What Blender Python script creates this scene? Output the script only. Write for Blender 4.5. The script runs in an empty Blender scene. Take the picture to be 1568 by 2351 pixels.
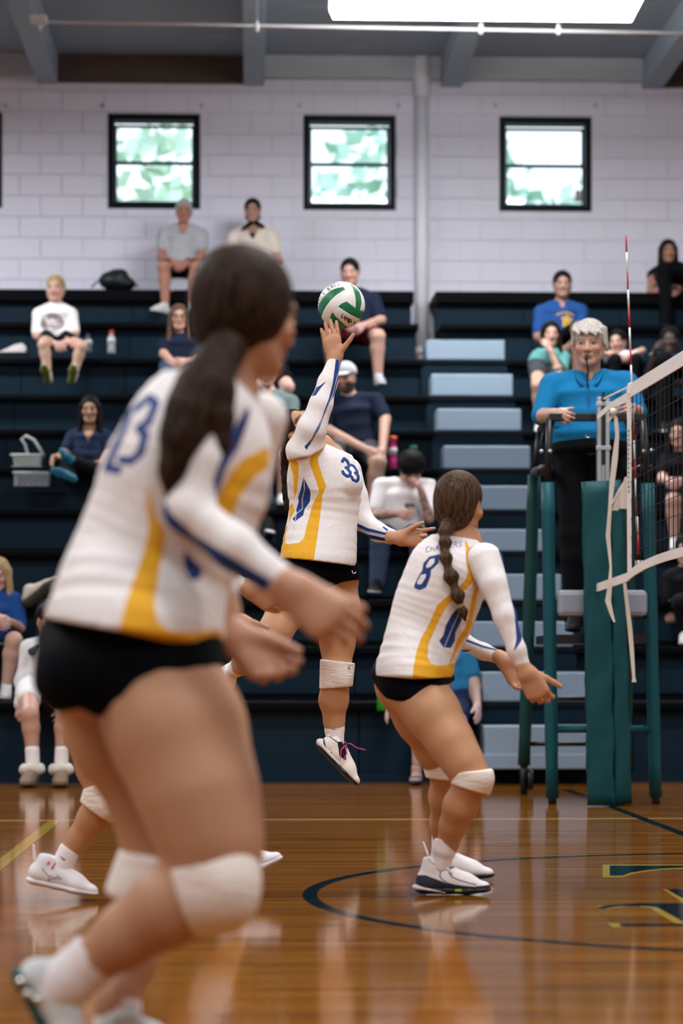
import bpy, math, random
import numpy as np
from mathutils import Vector, Matrix

random.seed(7); np.random.seed(7)
SC = bpy.context.scene
COL = SC.collection

# ------------------------------------------------------------------ camera, world, lights, exposure
FPX = 85.0 / 24.0 * 1568.0        # focal length in pixels of the 1568 wide frame
CX, CY, HC = 784.0, 1520.0, 0.80  # principal column, horizon row, camera height
cam_d = bpy.data.cameras.new('camera'); cam = bpy.data.objects.new('camera', cam_d); COL.objects.link(cam)
cam.location = (0, 0, HC); cam.rotation_euler = (math.radians(90), 0, 0)
cam_d.sensor_fit = 'HORIZONTAL'; cam_d.sensor_width = 24.0; cam_d.lens = 85.0
cam_d.shift_y = (CY - 1175.5) / 1568.0
cam_d.clip_start = 0.05; cam_d.clip_end = 300
cam_d.dof.use_dof = True; cam_d.dof.focus_distance = 10.2; cam_d.dof.aperture_fstop = 2.4
SC.camera = cam

world = bpy.data.worlds.new('world'); SC.world = world; world.use_nodes = True
wb = world.node_tree.nodes['Background']
wb.inputs['Color'].default_value = (0.82, 0.92, 1.0, 1); wb.inputs['Strength'].default_value = 2.2

SC.view_settings.view_transform = 'Standard'; SC.view_settings.look = 'None'
SC.view_settings.gamma = 1.0; SC.view_settings.use_curve_mapping = False
SC.view_settings.exposure = 0.0
SC.cycles.use_denoising = True
SC.cycles.max_bounces = 7; SC.cycles.diffuse_bounces = 4; SC.cycles.glossy_bounces = 4
SC.cycles.transparent_max_bounces = 12; SC.cycles.caustics_reflective = False; SC.cycles.caustics_refractive = False
SC.cycles.sample_clamp_indirect = 6.0

sun_d = bpy.data.lights.new('sun', 'SUN'); sun = bpy.data.objects.new('sun', sun_d); COL.objects.link(sun)
sun_d.energy = 1.0; sun_d.angle = math.radians(1.0); sun.rotation_euler = (math.radians(38), 0, math.radians(12))

TH = 0.036                        # the hall is turned a touch from the lens axis
ct, st = math.cos(TH), math.sin(TH)
D0 = 16.1                         # bleacher front
def RW(u, v, z):                  # hall coordinates -> world
    return Vector((u * ct - v * st, D0 + u * st + v * ct, z))
LIGHT_W = 178.0
LIGHT_C = (0.975, 0.975, 1.0)
def area_light(u, v, z, sx, sy, w):
    d = bpy.data.lights.new('hall_light', 'AREA'); o = bpy.data.objects.new('hall_light', d); COL.objects.link(o)
    d.shape = 'RECTANGLE'; d.size = sx; d.size_y = sy; d.energy = w; d.color = LIGHT_C
    o.location = RW(u, v, z); o.rotation_euler = (0, 0, TH)
for v in (-16.5, -12.2, -7.9, -3.6):
    for u in (-5.2, 1.3, 7.8):
        area_light(u, v, 6.1, 2.4, 0.6, LIGHT_W * (.5 if u > 5 else 1.08))
for u in (-5.2, 7.8):
    area_light(u, 3.2, 6.1, 2.4, 0.6, LIGHT_W * (.8 if u > 5 else 2.3))

# ------------------------------------------------------------------ small helpers
def tag(o, label=None, cat=None, group=None, kind=None):
    if label: o['label'] = label
    if cat: o['category'] = cat
    if group: o['group'] = group
    if kind: o['kind'] = kind
    return o
def link(name, me, parent=None):
    o = bpy.data.objects.new(name, me); COL.objects.link(o)
    if parent is not None:
        o.parent = parent
        o.matrix_parent_inverse = parent.matrix_world.inverted() if parent.matrix_world != Matrix.Identity(4) else Matrix.Identity(4)
    return o
def empty(name, loc, label, cat, group=None):
    o = bpy.data.objects.new(name, None); COL.objects.link(o)
    o.location = loc; o.matrix_world = Matrix.Translation(Vector(loc)); o.empty_display_size = 0.1
    return tag(o, label, cat, group)

MATS = {}
def mat(name, col, rough=0.6, metal=0.0, bump=0.0, bscale=40.0, var=0.0, spec=0.4, emit=None, estr=0.0, coat=0.0):
    if name in MATS: return MATS[name]
    m = bpy.data.materials.new(name); m.use_nodes = True; nt = m.node_tree; b = nt.nodes['Principled BSDF']
    b.inputs['Base Color'].default_value = (*col, 1); b.inputs['Roughness'].default_value = rough
    b.inputs['Metallic'].default_value = metal; b.inputs['Specular IOR Level'].default_value = spec
    b.inputs['Coat Weight'].default_value = coat
    if emit: b.inputs['Emission Color'].default_value = (*emit, 1); b.inputs['Emission Strength'].default_value = estr
    tc = nt.nodes.new('ShaderNodeTexCoord'); nz = nt.nodes.new('ShaderNodeTexNoise')
    nz.inputs['Scale'].default_value = bscale; nz.inputs['Detail'].default_value = 3
    nt.links.new(tc.outputs['Object'], nz.inputs['Vector'])
    if bump > 0:
        bp = nt.nodes.new('ShaderNodeBump'); bp.inputs['Strength'].default_value = bump; bp.inputs['Distance'].default_value = 0.01
        nt.links.new(nz.outputs['Fac'], bp.inputs['Height']); nt.links.new(bp.outputs['Normal'], b.inputs['Normal'])
    mx = nt.nodes.new('ShaderNodeMix'); mx.data_type = 'RGBA'; mx.blend_type = 'MULTIPLY'
    mx.inputs[0].default_value = 1.0
    mr = nt.nodes.new('ShaderNodeMapRange'); v = max(var, 0.03)
    mr.inputs['To Min'].default_value = 1 - v; mr.inputs['To Max'].default_value = 1 + v
    nt.links.new(nz.outputs['Fac'], mr.inputs['Value'])
    mx.inputs[6].default_value = (*col, 1); nt.links.new(mr.outputs['Result'], mx.inputs[7])
    nt.links.new(mx.outputs[2], b.inputs['Base Color'])
    MATS[name] = m
    return m

def pattern_mat(name, base, layers, rough=0.65, bump=0.25, bscale=(22, 22, 7), spec=0.25, wr=0.012):
    """cloth whose printed panels come from distance attributes m1.. stored on the mesh"""
    if name in MATS: return MATS[name]
    m = bpy.data.materials.new(name); m.use_nodes = True; nt = m.node_tree; b = nt.nodes['Principled BSDF']
    b.inputs['Roughness'].default_value = rough; b.inputs['Specular IOR Level'].default_value = spec
    cur = None
    for i, c in enumerate(layers):
        at = nt.nodes.new('ShaderNodeAttribute'); at.attribute_name = 'm%d' % (i + 1)
        mr = nt.nodes.new('ShaderNodeMapRange'); mr.inputs['From Min'].default_value = 0.0001; mr.inputs['From Max'].default_value = 0.0012
        nt.links.new(at.outputs['Fac'], mr.inputs['Value'])
        mx = nt.nodes.new('ShaderNodeMix'); mx.data_type = 'RGBA'
        nt.links.new(mr.outputs['Result'], mx.inputs[0])
        if cur is None: mx.inputs[6].default_value = (*base, 1)
        else: nt.links.new(cur, mx.inputs[6])
        mx.inputs[7].default_value = (*c, 1); cur = mx.outputs[2]
    if cur is not None: nt.links.new(cur, b.inputs['Base Color'])
    else: b.inputs['Base Color'].default_value = (*base, 1)
    if bump > 0:
        tc = nt.nodes.new('ShaderNodeTexCoord'); mp = nt.nodes.new('ShaderNodeMapping'); mp.inputs['Scale'].default_value = bscale
        mp.inputs['Rotation'].default_value = (0.2, 0.5, 0.3)
        nz = nt.nodes.new('ShaderNodeTexNoise'); nz.inputs['Scale'].default_value = 1.0; nz.inputs['Detail'].default_value = 3.0; nz.inputs['Distortion'].default_value = 1.2
        bp = nt.nodes.new('ShaderNodeBump'); bp.inputs['Strength'].default_value = bump; bp.inputs['Distance'].default_value = wr
        nt.links.new(tc.outputs['Object'], mp.inputs['Vector']); nt.links.new(mp.outputs['Vector'], nz.inputs['Vector'])
        nt.links.new(nz.outputs['Fac'], bp.inputs['Height']); nt.links.new(bp.outputs['Normal'], b.inputs['Normal'])
    MATS[name] = m
    return m

def attr_mat(name, rough=0.5, spec=0.35, bump=0.05, bscale=90.0, sss=0.0):
    if name in MATS: return MATS[name]
    m = bpy.data.materials.new(name); m.use_nodes = True; nt = m.node_tree; b = nt.nodes['Principled BSDF']
    at = nt.nodes.new('ShaderNodeAttribute'); at.attribute_name = 'col'
    tc = nt.nodes.new('ShaderNodeTexCoord'); nz = nt.nodes.new('ShaderNodeTexNoise'); nz.inputs['Scale'].default_value = bscale
    nt.links.new(tc.outputs['Object'], nz.inputs['Vector'])
    bp = nt.nodes.new('ShaderNodeBump'); bp.inputs['Strength'].default_value = bump; bp.inputs['Distance'].default_value = 0.004
    nt.links.new(nz.outputs['Fac'], bp.inputs['Height']); nt.links.new(bp.outputs['Normal'], b.inputs['Normal'])
    nt.links.new(at.outputs['Color'], b.inputs['Base Color'])
    b.inputs['Roughness'].default_value = rough; b.inputs['Specular IOR Level'].default_value = spec
    MATS[name] = m
    return m
SKIN = attr_mat('skin')

def hair_mat(name, dark, light, rough=0.42):
    if name in MATS: return MATS[name]
    m = bpy.data.materials.new(name); m.use_nodes = True; nt = m.node_tree; b = nt.nodes['Principled BSDF']
    tc = nt.nodes.new('ShaderNodeTexCoord'); mp = nt.nodes.new('ShaderNodeMapping'); mp.inputs['Scale'].default_value = (160, 160, 12); mp.inputs['Rotation'].default_value = (0.1, 0.35, 0)
    nz = nt.nodes.new('ShaderNodeTexNoise'); nz.inputs['Scale'].default_value = 1.0; nz.inputs['Detail'].default_value = 2
    cr = nt.nodes.new('ShaderNodeValToRGB'); cr.color_ramp.elements[0].position = 0.35; cr.color_ramp.elements[1].position = 0.72
    cr.color_ramp.elements[0].color = (*dark, 1); cr.color_ramp.elements[1].color = (*light, 1)
    bp = nt.nodes.new('ShaderNodeBump'); bp.inputs['Strength'].default_value = 0.6; bp.inputs['Distance'].default_value = 0.006
    nt.links.new(tc.outputs['Object'], mp.inputs['Vector']); nt.links.new(mp.outputs['Vector'], nz.inputs['Vector'])
    nt.links.new(nz.outputs['Fac'], cr.inputs['Fac']); nt.links.new(cr.outputs['Color'], b.inputs['Base Color'])
    nt.links.new(nz.outputs['Fac'], bp.inputs['Height']); nt.links.new(bp.outputs['Normal'], b.inputs['Normal'])
    b.inputs['Roughness'].default_value = rough + .1; b.inputs['Specular IOR Level'].default_value = 0.08
    MATS[name] = m
    return m

# ---- polygon meshes
class MB:
    """collects boxes, tubes and prisms into one mesh"""
    def __init__(s): s.v = []; s.f = []
    def quad_faces(s, base, faces): s.f += [tuple(base + i for i in f) for f in faces]
    def hexa(s, pts):
        b = len(s.v); s.v += [tuple(p) for p in pts]
        s.quad_faces(b, [(0, 3, 2, 1), (4, 5, 6, 7), (0, 1, 5, 4), (1, 2, 6, 5), (2, 3, 7, 6), (3, 0, 4, 7)])
        return s
    def box(s, x0, y0, z0, x1, y1, z1, fn=None):
        p = [(x0, y0, z0), (x1, y0, z0), (x1, y1, z0), (x0, y1, z0), (x0, y0, z1), (x1, y0, z1), (x1, y1, z1), (x0, y1, z1)]
        if fn: p = [fn(*q) for q in p]
        return s.hexa(p)
    def tube(s, pts, r, n=10, caps=True):
        pts = [Vector(p) for p in pts]; rs = r if isinstance(r, (list, tuple)) else [r] * len(pts)
        b = len(s.v); prev = None
        for i, p in enumerate(pts):
            d = (pts[min(i + 1, len(pts) - 1)] - pts[max(i - 1, 0)]).normalized()
            if prev is None:
                a = Vector((0, 0, 1)) if abs(d.z) < 0.9 else Vector((1, 0, 0)); e = d.cross(a).normalized()
            else:
                e = (prev - d * prev.dot(d)).normalized()
            prev = e; g = d.cross(e)
            for k in range(n):
                t = 2 * math.pi * k / n; s.v.append(tuple(p + (e * math.cos(t) + g * math.sin(t)) * rs[i]))
        for i in range(len(pts) - 1):
            for k in range(n):
                s.f.append((b + i * n + k, b + i * n + (k + 1) % n, b + (i + 1) * n + (k + 1) % n, b + (i + 1) * n + k))
        if caps:
            s.f.append(tuple(b + k for k in reversed(range(n)))); s.f.append(tuple(b + (len(pts) - 1) * n + k for k in range(n)))
        return s
    def ribbon(s, pts, side, w, t=0.002):
        pts = [Vector(p) for p in pts]; side = Vector(side).normalized(); n = len(pts)
        ws = w if isinstance(w, (list, tuple)) else [w] * n
        for i in range(n - 1):
            d = (pts[i + 1] - pts[i]).normalized(); nn = d.cross(side).normalized() * t
            a, b2 = pts[i], pts[i + 1]; sa, sb = side * ws[i] / 2, side * ws[i + 1] / 2
            s.hexa([a - sa - nn, a + sa - nn, a + sa + nn, a - sa + nn, b2 - sb - nn, b2 + sb - nn, b2 + sb + nn, b2 - sb + nn])
        return s
    def prism(s, poly, fn, z0, z1):
        """poly: list of 2D points; fn(x, y, z) -> 3D"""
        b = len(s.v); n = len(poly)
        s.v += [tuple(fn(x, y, z0)) for x, y in poly] + [tuple(fn(x, y, z1)) for x, y in poly]
        s.f.append(tuple(b + i for i in reversed(range(n)))); s.f.append(tuple(b + n + i for i in range(n)))
        for i in range(n): s.f.append((b + i, b + (i + 1) % n, b + n + (i + 1) % n, b + n + i))
        return s
    def lathe(s, prof, c, n=20):
        b = len(s.v)
        for r, z in prof:
            for k in range(n):
                t = 2 * math.pi * k / n; s.v.append((c[0] + r * math.cos(t), c[1] + r * math.sin(t), c[2] + z))
        for i in range(len(prof) - 1):
            for k in range(n): s.f.append((b + i * n + k, b + i * n + (k + 1) % n, b + (i + 1) * n + (k + 1) % n, b + (i + 1) * n + k))
        s.f.append(tuple(b + k for k in reversed(range(n)))); s.f.append(tuple(b + (len(prof) - 1) * n + k for k in range(n)))
        return s
    def build(s, name, m, parent=None, smooth=False, bevel=0.0):
        me = bpy.data.meshes.new(name); me.from_pydata(s.v, [], s.f); me.update()
        if smooth: me.polygons.foreach_set('use_smooth', [True] * len(me.polygons))
        if m: me.materials.append(m)
        o = link(name, me, parent)
        if bevel > 0:
            bv = o.modifiers.new('bevel', 'BEVEL'); bv.width = bevel; bv.segments = 2; bv.limit_method = 'ANGLE'
        return o

# ------------------------------------------------------------------ pixel <-> place
def P(x, y, D): return Vector(((x - CX) * D / FPX, D, HC + (CY - y) * D / FPX))
def FPt(x, y):                                     # floor point seen at a pixel
    D = FPX * HC / (y - CY); return Vector(((x - CX) * D / FPX, D, 0))
class View:
    def __init__(s, D): s.D = D
    def p(s, x, y, dz=0.0): return P(x, y, s.D + dz)
    def r(s, px, dz=0.0): return px * (s.D + dz) / FPX

# ------------------------------------------------------------------ implicit modelling
V3 = lambda v: np.array(v, dtype=np.float64)
def unit(v):
    v = V3(v); return v / max(np.linalg.norm(v), 1e-9)
def cone(a, b, ra, rb=None, k=0.02, op='add'):
    return dict(t='c', a=V3(a), b=V3(b), ra=ra, rb=ra if rb is None else rb, k=k, op=op)
def econe(a, b, e1, wa, ha, wb=None, hb=None, cap=0.03, k=0.02, op='add'):
    return dict(t='e', a=V3(a), b=V3(b), e1=unit(e1), wa=wa, ha=ha, wb=wb or wa, hb=hb or ha, cap=cap, k=k, op=op)
def ell(c, ax, r, k=0.015, op='add'):
    return dict(t='l', c=V3(c), ax=[unit(a) for a in ax], r=r, k=k, op=op)
def pbox(p):
    if p['t'] == 'l':
        m = max(p['r']); return p['c'] - m, p['c'] + m
    if p['t'] == 'c': m = max(p['ra'], p['rb'])
    else: m = max(p['wa'], p['wb'], p['ha'], p['hb'], p['cap'])
    return np.minimum(p['a'], p['b']) - m, np.maximum(p['a'], p['b']) + m
def pdist(p, X, Y, Z):
    if p['t'] == 'l':
        qx, qy, qz = X - p['c'][0], Y - p['c'][1], Z - p['c'][2]
        q = [(qx * a[0] + qy * a[1] + qz * a[2]) for a in p['ax']]
        r = p['r']
        k0 = np.sqrt(sum((q[i] / r[i]) ** 2 for i in range(3))); k1 = np.sqrt(sum((q[i] / r[i] ** 2) ** 2 for i in range(3)))
        return k0 * (k0 - 1) / np.maximum(k1, 1e-6)
    a, b = p['a'], p['b']; d = b - a; L = np.linalg.norm(d); u = d / L if L > 1e-6 else np.array([0, 0, 1.0])
    qx, qy, qz = X - a[0], Y - a[1], Z - a[2]
    al = qx * u[0] + qy * u[1] + qz * u[2]
    t = np.clip(al / max(L, 1e-6), 0, 1); s = al - t * L
    if p['t'] == 'c':
        r2 = np.maximum(qx * qx + qy * qy + qz * qz - al * al, 0) + s * s
        return np.sqrt(r2) - (p['ra'] + (p['rb'] - p['ra']) * t)
    e1 = p['e1'] - u * np.dot(p['e1'], u); e1 = unit(e1); e2 = np.cross(u, e1)
    q1 = qx * e1[0] + qy * e1[1] + qz * e1[2]; q2 = qx * e2[0] + qy * e2[1] + qz * e2[2]
    w = p['wa'] + (p['wb'] - p['wa']) * t; h = p['ha'] + (p['hb'] - p['ha']) * t; c = p['cap']
    k0 = np.sqrt((q1 / w) ** 2 + (q2 / h) ** 2 + (s / c) ** 2)
    k1 = np.sqrt((q1 / w ** 2) ** 2 + (q2 / h ** 2) ** 2 + (s / c ** 2) ** 2)
    return k0 * (k0 - 1) / np.maximum(k1, 1e-6)

def sd_poly(x, y, poly):
    """signed distance to a polygon, positive inside"""
    x, y = np.broadcast_arrays(x, y); d = np.full(x.shape, 1e9); ins = np.zeros(x.shape, bool); n = len(poly)
    for i in range(n):
        ax, ay = poly[i]; bx, by = poly[(i + 1) % n]
        ex, ey = bx - ax, by - ay; wx, wy = x - ax, y - ay
        t = np.clip((wx * ex + wy * ey) / max(ex * ex + ey * ey, 1e-9), 0, 1)
        d = np.minimum(d, (wx - ex * t) ** 2 + (wy - ey * t) ** 2)
        c = ((ay > y) != (by > y)) & (x < (bx - ax) * (y - ay) / ((by - ay) if abs(by - ay) > 1e-9 else 1e-9) + ax)
        ins ^= c
    d = np.sqrt(d)
    return np.where(ins, d, -d)
def sd_line(x, y, pts, hw):
    d = np.full(np.shape(x), 1e9)
    for i in range(len(pts) - 1):
        ax, ay = pts[i]; bx, by = pts[i + 1]; ex, ey = bx - ax, by - ay; wx, wy = x - ax, y - ay
        t = np.clip((wx * ex + wy * ey) / max(ex * ex + ey * ey, 1e-9), 0, 1)
        d = np.minimum(d, (wx - ex * t) ** 2 + (wy - ey * t) ** 2)
    return hw - np.sqrt(d)
def plane_px(Pts, D):                              # straight projection along y on the plane at depth D
    return CX + Pts[..., 0] * FPX / D, CY - (Pts[..., 2] - HC) * FPX / D

def field(prims, vox, cuts=(), pad=2):
    lo = np.min([pbox(p)[0] for p in prims if p['op'] == 'add'], axis=0) - vox * pad
    hi = np.max([pbox(p)[1] for p in prims if p['op'] == 'add'], axis=0) + vox * pad
    n = np.ceil((hi - lo) / vox).astype(int) + 1
    ax = [lo[i] + vox * np.arange(n[i]) for i in range(3)]
    F = np.full(n, 0.08, dtype=np.float64)
    for p in prims:
        l, h = pbox(p); m = p['k'] + vox * 2
        i0 = np.maximum(np.floor((l - m - lo) / vox).astype(int), 0); i1 = np.minimum(np.ceil((h + m - lo) / vox).astype(int) + 1, n)
        if (i1 <= i0).any(): continue
        sl = tuple(slice(i0[i], i1[i]) for i in range(3))
        X, Y, Z = ax[0][sl[0]][:, None, None], ax[1][sl[1]][None, :, None], ax[2][sl[2]][None, None, :]
        d = pdist(p, X, Y, Z); A = F[sl]; k = max(p['k'], 1e-5)
        if p['op'] == 'add':
            hh = np.maximum(k - np.abs(A - d), 0) / k; F[sl] = np.minimum(A, d) - hh * hh * k * 0.25
        else:
            hh = np.maximum(k - np.abs(A + d), 0) / k; F[sl] = np.maximum(A, -d) + hh * hh * k * 0.25
    X, Y, Z = ax[0][:, None, None], ax[1][None, :, None], ax[2][None, None, :]
    for c in cuts:
        if c[0] == 'plane':                        # keep the side where (p-q).n < 0
            q, nn = V3(c[1]), unit(c[2])
            F = np.maximum(F, (X - q[0]) * nn[0] + (Y - q[1]) * nn[1] + (Z - q[2]) * nn[2])
        elif c[0] in ('keep', 'drop'):             # polygon drawn on the plane at depth D, pushed through along y
            poly, D = c[1], c[2]
            xx = CX + ax[0] * FPX / D; yy = CY - (ax[2] - HC) * FPX / D
            s = (sd_poly(xx[:, None], yy[None, :], poly) * D / FPX)[:, None, :]
            if c[0] == 'keep': F = np.maximum(F, -s + 0 * Y)
            else:
                s = np.minimum(s, (c[3] - Y)) if len(c) > 3 else s + 0 * Y
                F = np.maximum(F, s)
    return F, lo
def surfnet(F, lo, h):
    S = F < 0
    c = np.zeros(tuple(np.array(F.shape) - 1), np.int8)
    nx, ny, nz = F.shape
    for i in (0, 1):
        for j in (0, 1):
            for k in (0, 1): c += S[i:nx - 1 + i, j:ny - 1 + j, k:nz - 1 + k]
    act = (c > 0) & (c < 8); ids = np.argwhere(act)
    if len(ids) == 0: return np.zeros((0, 3)), np.zeros((0, 4), int)
    idx = np.full(act.shape, -1, np.int64); idx[act] = np.arange(len(ids))
    Ps = np.zeros((len(ids), 3)); W = np.zeros(len(ids))
    I, J, K = ids.T
    cor = [(i, j, k) for i in (0, 1) for j in (0, 1) for k in (0, 1)]
    for a in cor:
        for axis in range(3):
            if a[axis] == 0:
                b = list(a); b[axis] = 1
                fa = F[I + a[0], J + a[1], K + a[2]]; fb = F[I + b[0], J + b[1], K + b[2]]
                m = (fa < 0) != (fb < 0); t = np.where(m, fa / np.where(fa == fb, 1, fa - fb), 0)
                for q in range(3): Ps[:, q] += np.where(m, a[q] + (t if q == axis else 0), 0)
                W += m
    Ps /= np.maximum(W, 1)[:, None]
    verts = lo + h * (ids + Ps)
    faces = []
    for axis in range(3):
        sl0 = [slice(1, -1)] * 3; sl0[axis] = slice(0, -1); sl1 = [slice(1, -1)] * 3; sl1[axis] = slice(1, None)
        A, B = S[tuple(sl0)], S[tuple(sl1)]; e = np.argwhere(A != B)
        if len(e) == 0: continue
        off = np.ones(3, int); off[axis] = 0; e = e + off
        flip = S[tuple(e.T)]
        u, v = (axis + 1) % 3, (axis + 2) % 3
        q = []
        for du, dv in ((-1, -1), (0, -1), (0, 0), (-1, 0)):
            z = e.copy(); z[:, u] += du; z[:, v] += dv; q.append(idx[tuple(z.T)])
        q = np.stack(q, 1); q[~flip] = q[~flip][:, ::-1]
        faces.append(q)
    return verts, np.concatenate(faces)
def solid(prims, vox, cuts=(), relax=1):
    F, lo = field(prims, vox, cuts); v, f = surfnet(F, lo, vox)
    for _ in range(relax):                          # ease the lattice pattern
        acc = np.zeros_like(v); cnt = np.zeros(len(v))
        for a, b in ((0, 1), (1, 2), (2, 3), (3, 0)):
            np.add.at(acc, f[:, a], v[f[:, b]]); np.add.at(cnt, f[:, a], 1)
            np.add.at(acc, f[:, b], v[f[:, a]]); np.add.at(cnt, f[:, b], 1)
        v = v * 0.5 + 0.5 * acc / np.maximum(cnt, 1)[:, None]
    return v, f
def join(parts):
    vs, fs, n = [], [], 0
    for v, f in parts:
        vs.append(v); fs.append(f + n); n += len(v)
    return np.concatenate(vs), np.concatenate(fs)
def mesh_obj(name, v, f, m, parent=None, attrs=None, col=None):
    me = bpy.data.meshes.new(name); n, q = len(v), len(f)
    off = np.zeros(3)
    me.vertices.add(n); me.vertices.foreach_set('co', np.asarray(v, np.float32).ravel())
    me.loops.add(q * 4); me.loops.foreach_set('vertex_index', np.asarray(f, np.int32).ravel())
    me.polygons.add(q); me.polygons.foreach_set('loop_start', np.arange(0, q * 4, 4, dtype=np.int32))
    me.update(calc_edges=True)
    me.polygons.foreach_set('use_smooth', np.ones(q, bool))
    for k, a in (attrs or {}).items():
        at = me.attributes.new(k, 'FLOAT', 'POINT'); at.data.foreach_set('value', np.asarray(a, np.float32))
    if col is not None:
        at = me.attributes.new('col', 'FLOAT_COLOR', 'POINT')
        at.data.foreach_set('color', np.concatenate([col, np.ones((n, 1))], 1).astype(np.float32).ravel())
    me.materials.append(m); me.validate()
    return link(name, me, parent)

# ------------------------------------------------------------------ anatomy
class Head:
    def __init__(s, c, fwd, up=(0, 0, 1), h=0.225, fem=True):
        s.c = V3(c); s.k = h / 0.235
        s.F = unit(fwd); u = V3(up); s.U = unit(u - s.F * np.dot(u, s.F)); s.R = np.cross(s.F, s.U); s.fem = fem
    def w(s, x, y, z): return s.c + s.k * (s.R * x + s.F * y + s.U * z)
    def ax(s): return [s.R, s.F, s.U]
    def prims(s, neck=None, nr=0.05, old=False):
        k = s.k; w = s.w; j = 0.9 if s.fem else 1.06
        L = [ell(w(0, -.014, .034), s.ax(), (.075 * k, .094 * k, .084 * k), .02 * k),
             ell(w(0, .026, -.03), s.ax(), (.061 * j * k, .062 * k, .082 * k), .03 * k)]
        for sx in (-1, 1):
            L += [cone(w(.048 * j * sx, 0, -.05), w(.018 * sx, .062, -.088), .024 * k, .02 * k, .02 * k),
                  ell(w(.035 * sx, .066, -.022), s.ax(), (.026 * k, .02 * k, .022 * k), .02 * k)]
        L += [cone(w(-.034, .074, .026), w(.034, .074, .026), .014 * k, .014 * k, .014 * k)]
        for sx in (-1, 1):
            L += [ell(w(.031 * sx, .098, .004), s.ax(), (.017 * k, .014 * k, .011 * k), .012 * k, 'sub'),
                  ell(w(.031 * sx, .078, .004), s.ax(), (.013 * k, .0125 * k, .010 * k), .004 * k)]
        L += [cone(w(0, .086, .012), w(0, .103, -.029), .008 * k, .0115 * k, .01 * k),
              cone(w(-.011, .096, -.033), w(.011, .096, -.033), .0075 * k, None, .008 * k),
              cone(w(-.019, .083, -.058), w(.019, .083, -.058), .0075 * k, None, .006 * k),
              cone(w(-.014, .083, -.066), w(.014, .083, -.066), .008 * k, None, .006 * k),
              ell(w(0, .072, -.096), s.ax(), (.022 * k, .018 * k, .016 * k), .015 * k)]
        for sx in (-1, 1):
            L += [ell(w(.072 * sx, -.006, -.008), [s.R + s.F * (-.35 * sx), s.F, s.U], (.010 * k, .020 * k, .031 * k), .008 * k),
                  ell(w(.082 * sx, .002, -.004), s.ax(), (.006 * k, .010 * k, .016 * k), .006 * k, 'sub')]
        if neck is not None: L.append(cone(w(0, -.03, -.05), neck, nr * k, nr * 1.08 * k, .025 * k))
        return L
    def paint(s, v, skin, lip=(0.42, 0.16, 0.14), brow=(0.06, 0.04, 0.03), old=0.0, beard=None):
        q = (v - s.c) / s.k; x, y, z = q @ s.R, q @ s.F, q @ s.U
        c = np.tile(V3(skin), (len(v), 1))
        def mixin(m, colr, a=1.0):
            m = np.clip(m, 0, 1)[:, None] * a; return c * (1 - m) + V3(colr) * m
        front = y > 0.045
        ax_ = np.abs(x)
        c = mixin(front * np.clip(1.6 - np.sqrt(((ax_ - .036) / .026) ** 2 + ((z + .03) / .02) ** 2), 0, 1), V3(skin) * V3((1.08, .82, .8)), .5)
        if beard is not None:
            bm = (z < -.035) & (y > -.01) & (z > -.13); nose = (np.abs(x) < .02) & (z > -.05)
            c = mixin((bm & ~nose).astype(float), beard, .9)
        c = mixin(front * (np.sqrt((ax_ - .031) ** 2 / .014 ** 2 + (z - .004) ** 2 / .0075 ** 2) < 1.25), V3(skin) * .45)
        c = mixin(front * (np.sqrt((ax_ - .031) ** 2 / .012 ** 2 + (z - .004) ** 2 / .0055 ** 2) < 1), (.35, .33, .32))
        c = mixin(front * (np.sqrt((ax_ - .031) ** 2 + (z - .004) ** 2) < .0062), (.02, .015, .012))
        c = mixin(front * (np.abs(z - .026 - .12 * (.034 - ax_)) < .0055) * (np.abs(ax_ - .034) < .02), brow, .85)
        c = mixin(front * (np.sqrt((x / .023) ** 2 + ((z + .0615) / .0095) ** 2) < 1), lip, .8)
        c = mixin(front * (np.abs(z + .0615) < .0018) * (np.abs(x) < .022), (.06, .02, .02), .8)
        c = mixin(front * (np.sqrt((ax_ - .008) ** 2 / .005 ** 2 + (z + .041) ** 2 / .003 ** 2) < 1), (.08, .03, .02), .7)
        return c
    def hair(s, style, nape=-.06):
        k = s.k; w = s.w
        L = [ell(w(0, -.018, .040), s.ax(), (.085 * k, .101 * k, .091 * k), .02 * k)]
        if style in ('tail', 'braid', 'long', 'bob'):
            L += [ell(w(0, -.052, -.02), s.ax(), (.070 * k, .056 * k, .075 * k), .04 * k)]
        else:
            L += [ell(w(0, -.052, -.005), s.ax(), (.072 * k, .050 * k, .065 * k), .04 * k)]
        if style in ('long', 'bob'):
            zl = -.30 if style == 'long' else -.14
            for sx in (-1, 1):
                L += [econe(w(.070 * sx, -.010, .03), w(.098 * sx, .045 if style == 'long' else .01, zl), s.F, .052 * k, .026 * k, .045 * k, .022 * k, .02, .03 * k)]
            L += [econe(w(0, -.075, .02), w(0, -.085, zl), s.R, .08 * k, .035 * k, .095 * k, .025 * k, .02, .03 * k)]
        L += [ell(w(0, .083, -.045 if style != 'mop' else -.085), s.ax(), (.067 * k, .085 * k, .112 * k), .012 * k, 'sub')]
        if style == 'mop': L.insert(0, ell(w(0, -.008, .045), s.ax(), (.105 * k, .118 * k, .098 * k), .02 * k))
        if style in ('short', 'tail', 'braid', 'top'):
            for sx in (-1, 1):
                L += [ell(w(.090 * sx, .004, -.016), s.ax(), (.046 * k, .032 * k, .042 * k), .008 * k, 'sub')]
        return L

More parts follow.
